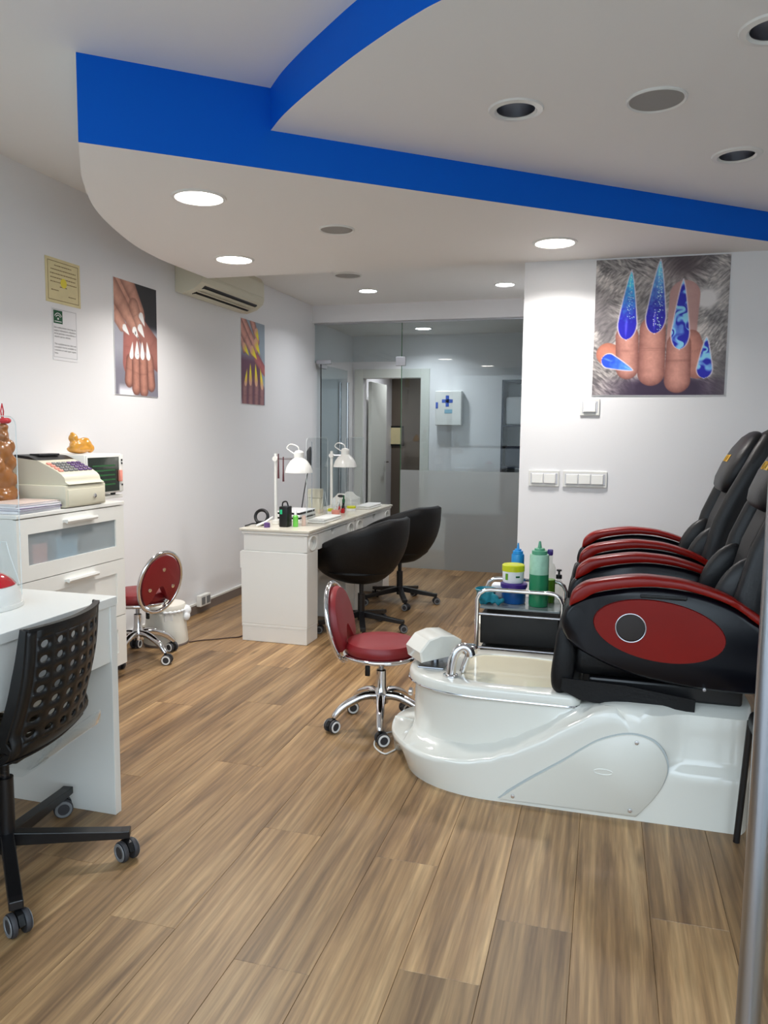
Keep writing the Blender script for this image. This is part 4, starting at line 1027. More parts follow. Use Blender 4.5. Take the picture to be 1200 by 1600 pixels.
# ================================================================== waste bin and floor cables
bx, by = -2.70, 4.335
t = thing('waste_bin', 'white plastic bin with lid and liner bag by the wall', 'bin', (bx, by, 0))
MB().lathe([(0.0, 0.004), (0.138, 0.004), (0.140, 0.02), (0.133, 0.10), (0.124, 0.18), (0.120, 0.235), (0.0, 0.235)], (bx, by, 0), 36).build('body', 'cream2', t, True)
MB().lathe([(0.0, 0.0), (0.141, 0.0), (0.142, 0.012), (0.139, 0.016)], (bx, by, 0), 36).build('foot_ring', 'skirt', t, True)
MB().lathe([(0.118, 0.225), (0.128, 0.228), (0.130, 0.245), (0.122, 0.262), (0.09, 0.268), (0.0, 0.27)], (bx, by, 0), 36).build('lid', 'cream2', t, True)
MB().rbox(-0.028, 0.028, -0.012, 0.0, 0.165, 0.222, 0.004, 2, Matrix.Translation((bx, by, 0)) @ Matrix.Rotation(R(40), 4, 'Z') @ Matrix.Translation((0, -0.112, 0))).build('handle_tab', 'trunk', t)
mb = MB(); mb.ell((bx+0.125, by+0.045, 0.215), (0.03, 0.035, 0.035), 12, 8); mb.ell((bx+0.135, by+0.03, 0.18), (0.02, 0.03, 0.03), 12, 8)
for k in range(14):
    a = R(-60+k*14); mb.ell((bx+0.124*math.cos(a), by+0.124*math.sin(a), 0.224), (0.016, 0.016, 0.012), 8, 6)
remesh(mb.build('liner_bag', 'bag', t), 0.005, 2)
pts = [tuple(v) for v in smooth_curve([(-2.56, 4.38, 0.004), (-2.5, 4.45, 0.004), (-2.44, 4.49, 0.004), (-2.36, 4.56, 0.004), (-2.31, 4.60, 0.004), (-2.29, 4.75, 0.004)], 5)]
tag(MB().tube(pts, 0.004, 8).build('floor_cable', 'cable', None, True), 'brown cable on the floor between bin and nail table', 'cable')
pts = [tuple(v) for v in smooth_curve([(-0.80, 3.22, 0.004), (-0.84, 3.10, 0.004), (-0.87, 3.07, 0.004), (-0.93, 3.14, 0.004), (-0.94, 3.25, 0.004), (-0.88, 3.33, 0.004), (-0.82, 3.36, 0.004)], 5)]
tag(MB().tube(pts, 0.0035, 8).build('floor_cable', 'trunk', None, True), 'thin white cable looping beside the foot spa', 'cable')

# ================================================================== nail tables
TX0, TX1, TT = -2.25, -1.80, 0.747
def nail_table(ya, label):
    yb = ya+0.98
    t = thing('nail_table', label, 'table', ((TX0+TX1)/2, (ya+yb)/2, 0), 0, 'white nail tables')
    MB().rbox(TX0-0.02, TX1+0.018, ya-0.012 if ya < 5 else ya+0.001, yb, TT-0.014, TT, 0.002).build('table_top', 'tabletop', t)
    MB().rbox(TX0-0.008, TX1+0.008, ya-0.002 if ya < 5 else ya+0.002, yb-0.002, TT-0.034, TT-0.0145, 0.004).build('top_moulding', 'white', t)
    for a, b in ((ya+0.004, ya+0.20), (yb-0.20, yb-0.004)):
        p = MB().rbox(TX0-0.016, TX1-0.004, a, b, 0.115, 0.60, 0.006).build('pedestal', 'white', t)
        MB().rbox(TX0-0.012, TX1-0.006, a+0.001, b-0.001, 0.0, 0.10, 0.005).build('plinth', 'white', p)
        MB().rbox(TX0-0.014, TX1-0.005, a, b, 0.098, 0.117, 0.003).build('plinth_moulding', 'white', p)
        MB().rbox(TX0-0.028, TX0-0.017, a+0.01, b-0.01, 0.48, 0.59, 0.003).build('side_door', 'white', p)
        MB().rbox(TX0+0.002, TX1-0.026, a+0.006, b-0.006, 0.6005, TT-0.0345, 0.003).build('neck_block', 'white', p)
        # oval vent hole frame on the sitter side
        cy_ = (a+b)/2; fz = 0.655
        fr_ = MB(); N = 28
        oo = [(cy_+0.098*(1 if abs(math.cos(x)) > 0.72 else abs(math.cos(x))/0.72)*math.copysign(1, math.cos(x)), fz+0.056*(1 if abs(math.sin(x)) > 0.72 else abs(math.sin(x))/0.72)*math.copysign(1, math.sin(x))) for x in [2*PI*k/N for k in range(N)]]
        ii = [(cy_+0.066*math.cos(2*PI*k/N), fz+0.047*math.sin(2*PI*k/N)) for k in range(N)]
        vs = [(TX1-0.004, u, w) for u, w in oo]+[(TX1-0.004, u, w) for u, w in ii]+[(TX1-0.025, u, w) for u, w in ii]+[(TX1-0.025, u, w) for u, w in oo]
        fs = []
        for r_ in range(4):
            for k in range(N): fs.append((r_*N+k, r_*N+(k+1) % N, ((r_+1) % 4)*N+(k+1) % N, ((r_+1) % 4)*N+k))
        fr_.add(vs, fs).build('vent_frame', 'white', p)
        MB().tube([(TX1-0.003, u, w) for u, w in ii], 0.006, 8, True).build('vent_rim', 'white', p, True)
    dw = [(ya+0.205, 0.60), (yb-0.205, 0.60), (yb-0.205, TT-0.035)] + [((ya+yb)/2+0.035*math.cos(R(a)), TT-0.035+0.045*math.sin(R(a))) for a in range(0, -181, -20)] + [(ya+0.205, TT-0.035)]
    MB().prism(dw, 'yz', TX1-0.022, TX1-0.004).build('drawer_front', 'white', t)
    MB().rbox(TX0+0.002, TX0+0.02, ya+0.201, yb-0.201, 0.20, TT-0.0345, 0.002).build('back_panel', 'white', t)
    return t
nail_table(4.54, 'white nail table nearest the camera, with oval vents')
nail_table(5.53, 'white nail table at the far end, nearest the glass partition')

# ------------------------------------------------------------------ desk lamps
def desk_lamp(px, py, sx, sy, label):
    t = thing('desk_lamp', label, 'lamp', (px, py, TT), 0, 'white clamp lamps')
    MB().rbox(px-0.022, px+0.022, py-0.018, py+0.018, TT, TT+0.03, 0.004).build('clamp', 'white', t)
    MB().tube([(px, py, TT+0.03), (px, py, 1.225)], 0.011, 12).build('pole', 'white', t, True)
    v = Vector((sx-px, sy-py, 0)); 
    MB().tube([(px, py, 1.19), (px+v.x*0.5, py+v.y*0.5, 1.192), (sx, sy, 1.192)], 0.006, 8).build('arm', 'alu', t, True)
    MB().lathe([(0.018, -0.018), (0.018, 0.018)], (px, py, 1.19), 14, Matrix.Rotation(R(90), 3, 'X')).build('joint', 'white', t, True)
    MB().lathe([(0.092, 1.102), (0.09, 1.112), (0.080, 1.145), (0.058, 1.178), (0.036, 1.196), (0.032, 1.20), (0.032, 1.235), (0.022, 1.246), (0.010, 1.25), (0.0, 1.25), (0.0, 1.244), (0.027, 1.23), (0.028, 1.20), (0.05, 1.176), (0.074, 1.142), (0.085, 1.108)], (sx, sy, 0), 32, cap=False).build('shade', 'white', t, True)
    MB().lathe([(0.0, 1.12), (0.022, 1.128), (0.03, 1.15), (0.018, 1.18), (0.014, 1.20)], (sx, sy, 0), 16).build('bulb', 'paper', t, True)
    cv = smooth_curve([(sx, sy, 1.248), (sx-0.01, sy, 1.275), (sx-0.06, sy, 1.288), (sx-0.085, sy, 1.262), (sx-0.05, sy, 1.236), (sx-0.03, sy, 1.225)], 5)
    MB().tube([tuple(p) for p in cv], 0.004, 8).build('cable_loop', 'white', t, True)
desk_lamp(-2.13, 4.80, -1.955, 4.78, 'white bell shade lamp on the nearer nail table')
desk_lamp(-2.065, 5.72, -1.96, 5.74, 'white bell shade lamp on the farther nail table')
for (y0_, y1_, lb) in ((5.02, 5.45, 'clear acrylic guard on the nearer nail table'), (5.86, 6.36, 'clear acrylic guard on the farther nail table')):
    t = thing('acrylic_screen', lb, 'screen', (-2.03, (y0_+y1_)/2, TT), 0, 'acrylic guards')
    screen(t, -2.0, y0_, y1_, TT+0.001, 1.33, (y0_+0.07, y1_-0.07), 0.03)

# ------------------------------------------------------------------ things on the nail tables
tz = TT+0.0006
t = thing('drill_unit', 'black nail drill control box with green display', 'drill unit', (-2.02, 4.70, tz))
MB().rbox(-2.05, -1.99, 4.665, 4.745, tz, tz+0.135, 0.006).build('case', 'blackp', t, True)
MB().box(-2.042, -2.026, 4.6635, 4.665, tz+0.085, tz+0.115).build('display', 'greenled', t)
MB().tube([tuple(p) for p in smooth_curve([(-2.04, 4.70, tz+0.135), (-2.035, 4.70, tz+0.16), (-2.01, 4.70, tz+0.165), (-1.998, 4.70, tz+0.135)], 5)], 0.005, 8).build('cable_loop', 'blackp', t, True)
def bottle(x, y, z, r, h, m1, m2, label, name='bottle', cap=0.3, grp=None):
    t = thing(name, label, 'bottle', (x, y, z), 0, grp)
    MB().lathe([(0.0, 0.0), (r*0.92, 0.0), (r, r*0.15), (r, h*(1-cap)-r*0.5), (r*0.55, h*(1-cap)), (0.0, h*(1-cap))], (x, y, z), 20).build('body', m1, t, True)
    MB().lathe([(r*0.5, h*(1-cap)), (r*0.5, h*0.97), (r*0.35, h), (0.0, h)], (x, y, z), 16).build('cap', m2, t, True)
    return t
bottle(-1.955, 4.72, tz, 0.018, 0.11, 'lgreen', 'paper', 'small bright green bottle beside the black drill box')
bottle(-1.925, 4.79, tz, 0.014, 0.10, 'pinkclear', 'clear', 'small pinkish bottle beside the green bottle')
# coiled handset
t = thing('drill_handset', 'black ring cable handset lying on the nail table corner', 'handset', (-2.19, 4.70, tz))
MB().tube([(-2.19+0.045*math.cos(2*PI*k/28), 4.70+0.01*math.sin(2*PI*k/28), tz+0.06+0.042*math.sin(2*PI*k/28)) for k in range(28)], 0.011, 8, True).build('ring', 'blackp', t, True)
MB().rbox(-2.225, -2.16, 4.68, 4.72, tz, tz+0.03, 0.008).build('base', 'blackp', t, True)
MB().tube([tuple(p) for p in smooth_curve([(-2.22, 4.70, tz+0.012), (-2.25, 4.68, tz+0.012), (-2.255, 4.64, tz+0.008), (-2.26, 4.60, tz+0.006)], 5)], 0.005, 8).build('cable', 'dark', t, True)
t = thing('nail_file', 'white nail file handle propped against the lamp pole', 'file', (-2.14, 4.64, tz))
MB().tube([(-2.19, 4.62, tz+0.008), (-2.14, 4.66, tz+0.03), (-2.11, 4.70, tz+0.06)], [0.007, 0.009, 0.006], 10).build('handle', 'white', t, True)
MB().lathe([(0.0, 0.0), (0.02, 0.0), (0.02, 0.028), (0.012, 0.032), (0.0, 0.032)], (-2.115, 4.62, tz), 16).build('violet_cap', 'drill', t, True)
# hanging brushes on lamp one
for i, (dx, z0_) in enumerate(((0.03, 0.0), (0.065, -0.02))):
    t = tag(MB().tube([(-2.13+dx, 4.775, 1.225+z0_), (-2.13+dx, 4.775, 1.13+z0_), (-2.13+dx, 4.775, 1.06+z0_)], [0.004, 0.005, 0.007], 8).build('brush', 'darkred', None, True), ['thin dark brush hanging nearest the lamp pole', 'thin dark brush hanging under the lamp arm joint'][i], 'brush')
# organiser trays
for i, (zz, lb) in enumerate(((tz, 'lower white and black organiser tray'), (tz+0.032, 'upper white and black organiser tray'))):
    t = thing('organiser_tray', lb, 'tray', (-2.10, 5.18, zz), 0, 'stacked organiser trays')
    MB().rbox(-2.23, -2.05, 5.02, 5.34, zz, zz+0.010, 0.003).build('base', 'paper', t)
    MB().rbox(-2.225, -2.055, 5.03, 5.33, zz+0.0105, zz+0.024, 0.003).build('insert', 'blackp', t)
    MB().rbox(-2.23, -2.05, 5.02, 5.34, zz+0.0245, zz+0.031, 0.003).build('lid', 'paper', t)
def towel(x0, x1, y0, y1, z, label):
    t = thing('towel', label, 'towel', ((x0+x1)/2, (y0+y1)/2, z), 0, 'folded white towels')
    for k in range(2): MB().rbox(x0+0.004*k, x1-0.004*k, y0+0.003*k, y1-0.003*k, z+0.0145*k, z+0.0145*k+0.014, 0.0068, 3).build('fold', 'towel', t, True)
towel(-1.955, -1.83, 4.93, 5.30, tz, 'folded white towel on the nearer nail table edge')
towel(-1.955, -1.83, 5.98, 6.34, tz, 'folded white towel on the farther nail table edge')
def cup(x, y, z, r, h, m_, label, sticks):
    t = thing('brush_cup', label, 'cup', (x, y, z))
    MB().lathe([(0.0, 0.0), (r*0.85, 0.0), (r, h), (r*0.95, h), (r*0.8, 0.004), (0.0, 0.004)], (x, y, z), 24, cap=False).build('cup', 'clear', t, True)
    MB().lathe([(0.0, 0.005), (r*0.79, 0.005), (r*0.86, h*0.5), (0.0, h*0.52)], (x, y, z), 24).build('filling', m_, t, True)
    for k in range(sticks):
        a = k*2.4; MB().tube([(x+r*0.3*math.cos(a), y+r*0.3*math.sin(a), z+h*0.4), (x+r*0.8*math.cos(a), y+r*0.8*math.sin(a), z+h*(1.4+0.12*(k % 3)))], 0.0035, 6).build('stick', 'edge', t, True)
cup(-1.94, 5.47, tz, 0.038, 0.085, 'pink', 'clear cup of pink gel and sticks on the nail table', 5)
# white holder box
t = thing('tissue_box', 'tall cream holder box behind the farther lamp pole', 'box', (-2.16, 5.62, tz))
MB().rbox(-2.21, -2.11, 5.58, 5.66, tz, tz+0.115, 0.004).build('lower_body', 'cream', t); MB().rbox(-2.21, -2.11, 5.58, 5.66, tz+0.117, tz+0.185, 0.004).build('upper_body', 'cream', t)
t = thing('drill_stand', 'black handpiece hanging on a thin stand', 'stand', (-2.12, 5.44, tz))
MB().lathe([(0.0, 0.0), (0.03, 0.0), (0.03, 0.008), (0.0, 0.01)], (-2.12, 5.44, tz), 20).build('foot', 'alu', t, True)
MB().tube([(-2.12, 5.44, tz+0.008), (-2.122, 5.44, 1.30)], 0.004, 8).build('rod', 'alu', t, True)
MB().tube([(-2.128, 5.43, 1.26), (-2.14, 5.43, 1.22), (-2.145, 5.43, 1.13), (-2.15, 5.43, 1.07)], [0.006, 0.022, 0.024, 0.008], 12).build('handpiece', 'rubber', t, True)
MB().tube([tuple(p) for p in smooth_curve([(-2.15, 5.43, 1.07), (-2.17, 5.42, 0.95), (-2.19, 5.41, 0.80), (-2.2, 5.42, 0.756)], 5)], 0.0045, 8).build('cable', 'dark', t, True)
for i, (x, y, m_, lb) in enumerate(((-1.99, 5.68, 'red', 'red varnish bottle beside the pink cup'), (-1.965, 5.72, 'darkred', 'dark red varnish bottle behind the red one'), (-1.95, 5.66, 'red', 'short red varnish bottle nearest the table edge'))):
    bottle(x, y, tz, 0.015, 0.085-0.012*i, m_, 'blackp', lb, 'varnish_bottle', 0.4, 'red varnish bottles')
for i, (x, y, lb) in enumerate(((-2.01, 5.45+0.12, 'round lime-lidded jar beside the pink cup'), (-1.94, 5.84, 'round lime-lidded jar near the farther guard'))):
    t = thing('gel_jar', lb, 'jar', (x, y, tz), 0, 'lime-lidded jars')
    MB().lathe([(0, 0), (0.034, 0), (0.035, 0.022), (0, 0.022)], (x, y, tz), 24).build('body', 'paper', t, True); MB().lathe([(0, 0.0222), (0.037, 0.0222), (0.037, 0.038), (0.033, 0.04), (0, 0.04)], (x, y, tz), 24).build('lid', 'lime', t, True)
t = thing('tray_caddy', 'white caddy with arched handle on the far nail table', 'caddy', (-2.14, 6.28, tz))
MB().rbox(-2.235, -2.045, 6.16, 6.40, tz, tz+0.01, 0.003).build('base', 'white', t)
ca = [(-2.235, tz+0.0105), (-2.045, tz+0.0105), (-2.045, tz+0.06), (-2.08, tz+0.075), (-2.115, tz+0.11), (-2.165, tz+0.11), (-2.20, tz+0.075), (-2.235, tz+0.06)]
MB().prism(ca, 'xz', 6.16, 6.168).build('end_wall', 'white', t); MB().prism(ca, 'xz', 6.392, 6.40).build('end_wall', 'white', t)
MB().rbox(-2.235, -2.228, 6.1685, 6.3915, tz+0.0105, tz+0.06, 0.002).build('side_wall', 'white', t); MB().rbox(-2.052, -2.045, 6.1685, 6.3915, tz+0.0105, tz+0.06, 0.002).build('side_wall', 'white', t)
MB().prism([(-2.14+0.028*math.cos(2*PI*k/20), tz+0.088+0.012*math.sin(2*PI*k/20)) for k in range(20)], 'xz', 6.158, 6.1599).build('hand_slot', 'dark', t)
bottle(-2.10, 6.12, tz, 0.013, 0.10, 'greend', 'greend', 'slim dark green bottle beside the white caddy')

# ================================================================== black tub chairs
def tub_chair(loc, rotz, label, a0):
    t = thing('tub_chair', label, 'chair', loc, rotz, 'black tub chairs')
    star(t, 0.29, a0, 5, 0.115, 0.075, 'blackm', 'grey', 0.028, flat=True, cast=[0.4, 1.5, 2.4, -0.5, 0.9])
    MB().tube([(0,0,0.07), (0,0,0.26)], 0.025, 16).build('column', 'blackm', t, True, local=True)
    MB().tube([(0,0,0.26), (0,0,0.345)], 0.016, 14).build('gas_lift', 'blackm', t, True, local=True)
    # shell: back at local +x, front at -x
    N, Mz = 56, 12
    def rim_z(x): return 0.575+max(0.0, min(1.0, (x+0.27)/0.56))*0.215
    def outer(a, q):   # q 0 bottom .. 1 rim
        c, s_ = math.cos(a), math.sin(a)
        rr = 0.07+0.25*math.sin(min(1.0, q*1.12)*PI/2)**0.75
        x = rr*c*(1.0+0.06*q*(c > 0)); y = rr*s_*0.96
        xr = 0.32*c; zr = rim_z(xr)
        front = max(0.0, (-c-0.55)/0.45); zr = zr*(1-front)+0.47*front if front > 0 else zr
        z = 0.335+(zr-0.335)*(q**1.35)
        return Vector((x, y, z))
    secs_o = [[outer(2*PI*k/N, j/Mz) for k in range(N)] for j in range(Mz+1)]
    def inner(a, q):
        p = outer(a, q); c, s_ = math.cos(a), math.sin(a); return Vector((p.x-0.05*c, p.y-0.05*s_, p.z+0.0))
    secs = secs_o + [[(outer(2*PI*k/N, 1)*0.5+inner(2*PI*k/N, 1)*0.5)+Vector((0, 0, 0.014)) for k in range(N)]] + [[inner(2*PI*k/N, j/Mz) for k in range(N)] for j in range(Mz, 5, -1)]
    MB().loft(secs).build('shell', 'leather', t, True, local=True, angle=70)
    MB().lathe([(0.0, 0.40), (0.22, 0.402), (0.245, 0.425), (0.24, 0.462), (0.19, 0.478), (0.0, 0.482)], (-0.02, 0, 0), 36).build('seat_cushion', 'leather', t, True, local=True)
    return t
tub_chair((-1.60, 5.05, 0), R(-14), 'black leather tub chair nearest the camera at the nail tables', R(16))
tub_chair((-1.57, 5.98, 0), R(-25), 'black leather tub chair farther back, nearest the glass partition', R(30))

# ================================================================== pedicure chairs
def lerp(tab, x):
    if x <= tab[0][0]: return tab[0][1]
    for (a, va), (b, vb) in zip(tab, tab[1:]):
        if x <= b:
            q = (x-a)/(b-a); q = q*q*(3-2*q); return va+(vb-va)*q
    return tab[-1][1]
def massage_chair_parts(t, YC):
    def Yw(d): return YC+d
    for sg in (-1, 1):
        # black oval side panel
        po = sc2([(-0.132,0.70),(-0.107,0.757),(-0.018,0.802),(0.15,0.834),(0.303,0.825),(0.427,0.788),(0.53,0.728),(0.63,0.66),(0.70,0.585),(0.68,0.52),(0.56,0.490),(0.40,0.485),(0.255,0.495),(0.125,0.517),(0.02,0.552),(-0.085,0.605),(-0.122,0.65)], 5, True)
        yo, yi = Yw(sg*0.305), Yw(sg*0.235)
        pn = MB().prism(po, 'xz', yo, yi, 0.014).build('arm_panel', 'gloss', t, True, angle=50)
        ca_, sa_ = math.cos(R(-7)), math.sin(R(-7))
        def el(rx, rz, n=48): return [(0.20+rx*math.cos(2*PI*k/n)*ca_-rz*math.sin(2*PI*k/n)*sa_, 0.687+rx*math.cos(2*PI*k/n)*sa_+rz*math.sin(2*PI*k/n)*ca_) for k in range(n)]
        # red oval with a round opening: ring strip between oval and porthole
        hc = (0.107, 0.693); n = 48
        ov = el(0.223, 0.108, n)
        def hole(r): 
            out = []
            for (u, w) in ov:
                a = math.atan2(w-hc[1], u-hc[0]); out.append((hc[0]+r*math.cos(a), hc[1]+r*math.sin(a)))
            return out
        y1_, y2_ = yo+sg*0.001, yo+sg*0.012
        vs = []
        rings = [(ov, y1_), ([(0.2+(u-0.2)*0.985, 0.687+(w-0.687)*0.985) for u, w in ov], y2_), (hole(0.052), y2_), (hole(0.050), y1_)]
        for o_, yy in rings: vs += [(u, yy, w) for u, w in o_]
        MB().add(vs, [(r_*n+k, r_*n+(k+1) % n, (r_+1)*n+(k+1) % n, (r_+1)*n+k) for r_ in range(3) for k in range(n)]).build('red_oval', 'redwood', pn, True, angle=50)
        MB().lathe([(0.0, 0.0), (0.049, 0.0), (0.049, 0.004), (0.0, 0.005)], (hc[0], yo+sg*0.0005, hc[1]), 28, Matrix.Rotation(R(90*sg), 3, 'X').inverted() if sg > 0 else Matrix.Rotation(R(90), 3, 'X')).build('porthole', 'smoked', pn, True)
        MB().tube([(hc[0]+0.051*math.cos(2*PI*k/32), yo+sg*0.012, hc[1]+0.051*math.sin(2*PI*k/32)) for k in range(32)], 0.0025, 8, True).build('porthole_ring', 'alu', pn, True)
        MB().rbox(0.135, 0.29, min(yo+sg*0.001, yo+sg*0.009), max(yo+sg*0.001, yo+sg*0.009), 0.803, 0.815, 0.003).build('remote_slot', 'blackp', pn)
        # red lacquered rail
        top = sc2([(-0.108,0.758),(-0.100,0.797),(-0.07,0.829),(-0.02,0.850),(0.11,0.874),(0.20,0.874),(0.301,0.862),(0.425,0.822),(0.518,0.765),(0.60,0.705),(0.66,0.645)], 4)
        bot = sc2([(-0.104,0.757),(-0.06,0.781),(-0.018,0.809),(0.05,0.828),(0.15,0.842),(0.22,0.843),(0.303,0.834),(0.427,0.796),(0.518,0.735),(0.60,0.682),(0.655,0.640)], 4)
        secs = []
        for (a, b) in zip(top, bot):
            d = []
            ow, iw = 0.312, 0.228
            hgt = a[1]-b[1]
            for yy, f in ((ow-0.002, 0.0), (ow, 0.12), (ow, 0.80), (ow-0.008, 1.0), (iw+0.008, 1.0), (iw, 0.80), (iw, 0.12), (iw+0.002, 0.0)):
                d.append((b[0]+(a[0]-b[0])*f, Yw(sg*yy), b[1]+0.0008+hgt*f))
            secs.append(d)
        MB().loft(secs).build('arm_rail', 'redwood', t, True, angle=60)
        # padded side bolster between arm and back
        bc = (0.462, Yw(sg*0.188), 0.835); 
        o = MB().ell(bc, (0.062, 0.034, 0.125), 18, 12, (0, R(30), 0)).build('side_bolster', 'leather2', t, True)
    # seat, leg pad and skirt
    MB().rbox(-0.10, 0.56, Yw(-0.232), Yw(0.232), 0.475, 0.60, 0.045, 4).build('seat_cushion', 'leather', t, True)
    lp = sc2([(-0.10,0.66),(-0.135,0.672),(-0.150,0.64),(-0.160,0.56),(-0.168,0.48),(-0.162,0.425),(-0.135,0.405),(-0.10,0.425),(-0.085,0.47),(-0.08,0.58)], 4, True)
    secs = []
    for yy, k in ((-0.262, 0.80), (-0.252, 0.95), (-0.235, 1.0), (-0.10, 1.0), (-0.015, 0.99), (0.0, 0.93), (0.015, 0.99), (0.10, 1.0), (0.235, 1.0), (0.252, 0.95), (0.262, 0.80)):
        secs.append([(-0.12+(u+0.12)*k, Yw(yy), 0.54+(w-0.54)*k) for u, w in lp])
    MB().loft(secs).build('leg_pad', 'leather', t, True, angle=60)
    sk = sc2([(-0.125,0.474),(-0.13,0.435),(-0.10,0.42),(0.10,0.418),(0.34,0.414),(0.34,0.462),(0.10,0.478)], 1, True)
    MB().prism([(-0.125,0.476),(-0.128,0.432),(-0.06,0.400),(0.10,0.385),(0.335,0.372),(0.338,0.440),(0.10,0.47)], 'xz', Yw(-0.275), Yw(-0.268)).build('seat_skirt', 'leather', t)
    MB().rbox(-0.03, 0.50, Yw(-0.22), Yw(0.22), 0.412, 0.474, 0.01).build('seat_frame', 'blackm', t)
    MB().lathe([(0.0, 0.0), (0.008, 0.0), (0.006, 0.005), (0.0, 0.006)], (0.36, Yw(-0.306), 0.492), 10, Matrix.Rotation(R(90), 3, 'X')).build('bolt', 'alu', t, True)
    # reclined back
    st = ((0.52, 0.42, 0.72, 0.24), (0.62, 0.43, 0.74, 0.245), (0.74, 0.455, 0.77, 0.25), (0.86, 0.485, 0.80, 0.25), (0.98, 0.515, 0.84, 0.25), (1.10, 0.565, 0.87, 0.25), (1.22, 0.625, 0.90, 0.245), (1.32, 0.675, 0.92, 0.235), (1.38, 0.715, 0.925, 0.20), (1.415, 0.76, 0.91, 0.13))
    secs = []
    for z, xf, xb, hw in st:
        sec = []; N = 40
        for k in range(N):
            a = 2*PI*k/N; c, s_ = math.cos(a), math.sin(a)
            e = 0.5
            u = math.copysign(abs(c)**e, c); v = math.copysign(abs(s_)**e, s_)
            x = (xf+xb)/2-u*(xb-xf)/2; y = v*hw
            if u > 0.5: x += 0.035*math.exp(-((abs(y)-hw*0.62)/0.03)**2)+0.018*math.exp(-(y/0.02)**2)   # stitched channels
            sec.append((x, Yw(y), z+0.12*(x-xf)))
        secs.append(sec)
    MB().loft(secs).build('backrest', 'leather', t, True, angle=70)
    for sg in (-1, 1):  # leather wings down the sides of the back
        ws = []
        for z, xf, xb, hw in st[1:9]:
            cx_ = xf+0.03; yy = Yw(sg*(hw-0.02)); r1, r2 = 0.055, 0.035
            ws.append([(cx_+r1*math.cos(2*PI*k/16), yy+r2*math.sin(2*PI*k/16)*1.0, z) for k in range(16)])
        MB().loft(ws).build('back_wing', 'leather2', t, True)
    pil = []
    for q, hw, th in ((0.0, 0.10, 0.018), (0.05, 0.145, 0.034), (0.16, 0.165, 0.047), (0.4, 0.178, 0.055), (0.65, 0.172, 0.053), (0.85, 0.15, 0.042), (0.96, 0.115, 0.026), (1.0, 0.08, 0.014)):
        cx_, cz_ = 0.545+q*0.155, 1.105+q*0.285; sec = []
        for k in range(36):
            a = 2*PI*k/36; c, s_ = math.cos(a), math.sin(a)
            u = math.copysign(abs(c)**0.7, c)*th; v = math.copysign(abs(s_)**0.6, s_)*hw
            sec.append((cx_-u*0.88, Yw(v), cz_+u*0.47))
        pil.append(sec)
    hp = MB().loft(pil).build('head_pillow', 'leather2', t, True, angle=70)
    # embroidered logo
    nrm = Vector((-0.88, 0, 0.47)); ux = Vector((0, -1, 0)); uy = Vector((0.47, 0, 0.88))
    c0 = Vector((0.545+0.47*0.155, YC, 1.105+0.47*0.285))+nrm*0.0555
    mtx = Matrix(((ux.x, uy.x, nrm.x, c0.x), (ux.y, uy.y, nrm.y, c0.y), (ux.z, uy.z, nrm.z, c0.z), (0, 0, 0, 1)))
    text_mesh('OYC', 0.052, 'yellow', hp, mtx @ Matrix.Translation((-0.062, -0.018, 0)), 'embroidered_letters', 0.0012, width=0.085)
    lb = MB(); q = mtx
    bxm = MB().box(0.028, 0.062, -0.018, 0.02, -0.0006, 0.0012)
    lb.add([tuple(q @ Vector(v)) for v in bxm.v], bxm.f); lb.build('embroidered_block', 'yellow', hp)

YC1 = 3.13
t = thing('pedicure_chair', 'pedicure spa chair with white foot tub, nearest the camera', 'pedicure chair', (0.0, YC1, 0), 0, 'pedicure chairs')
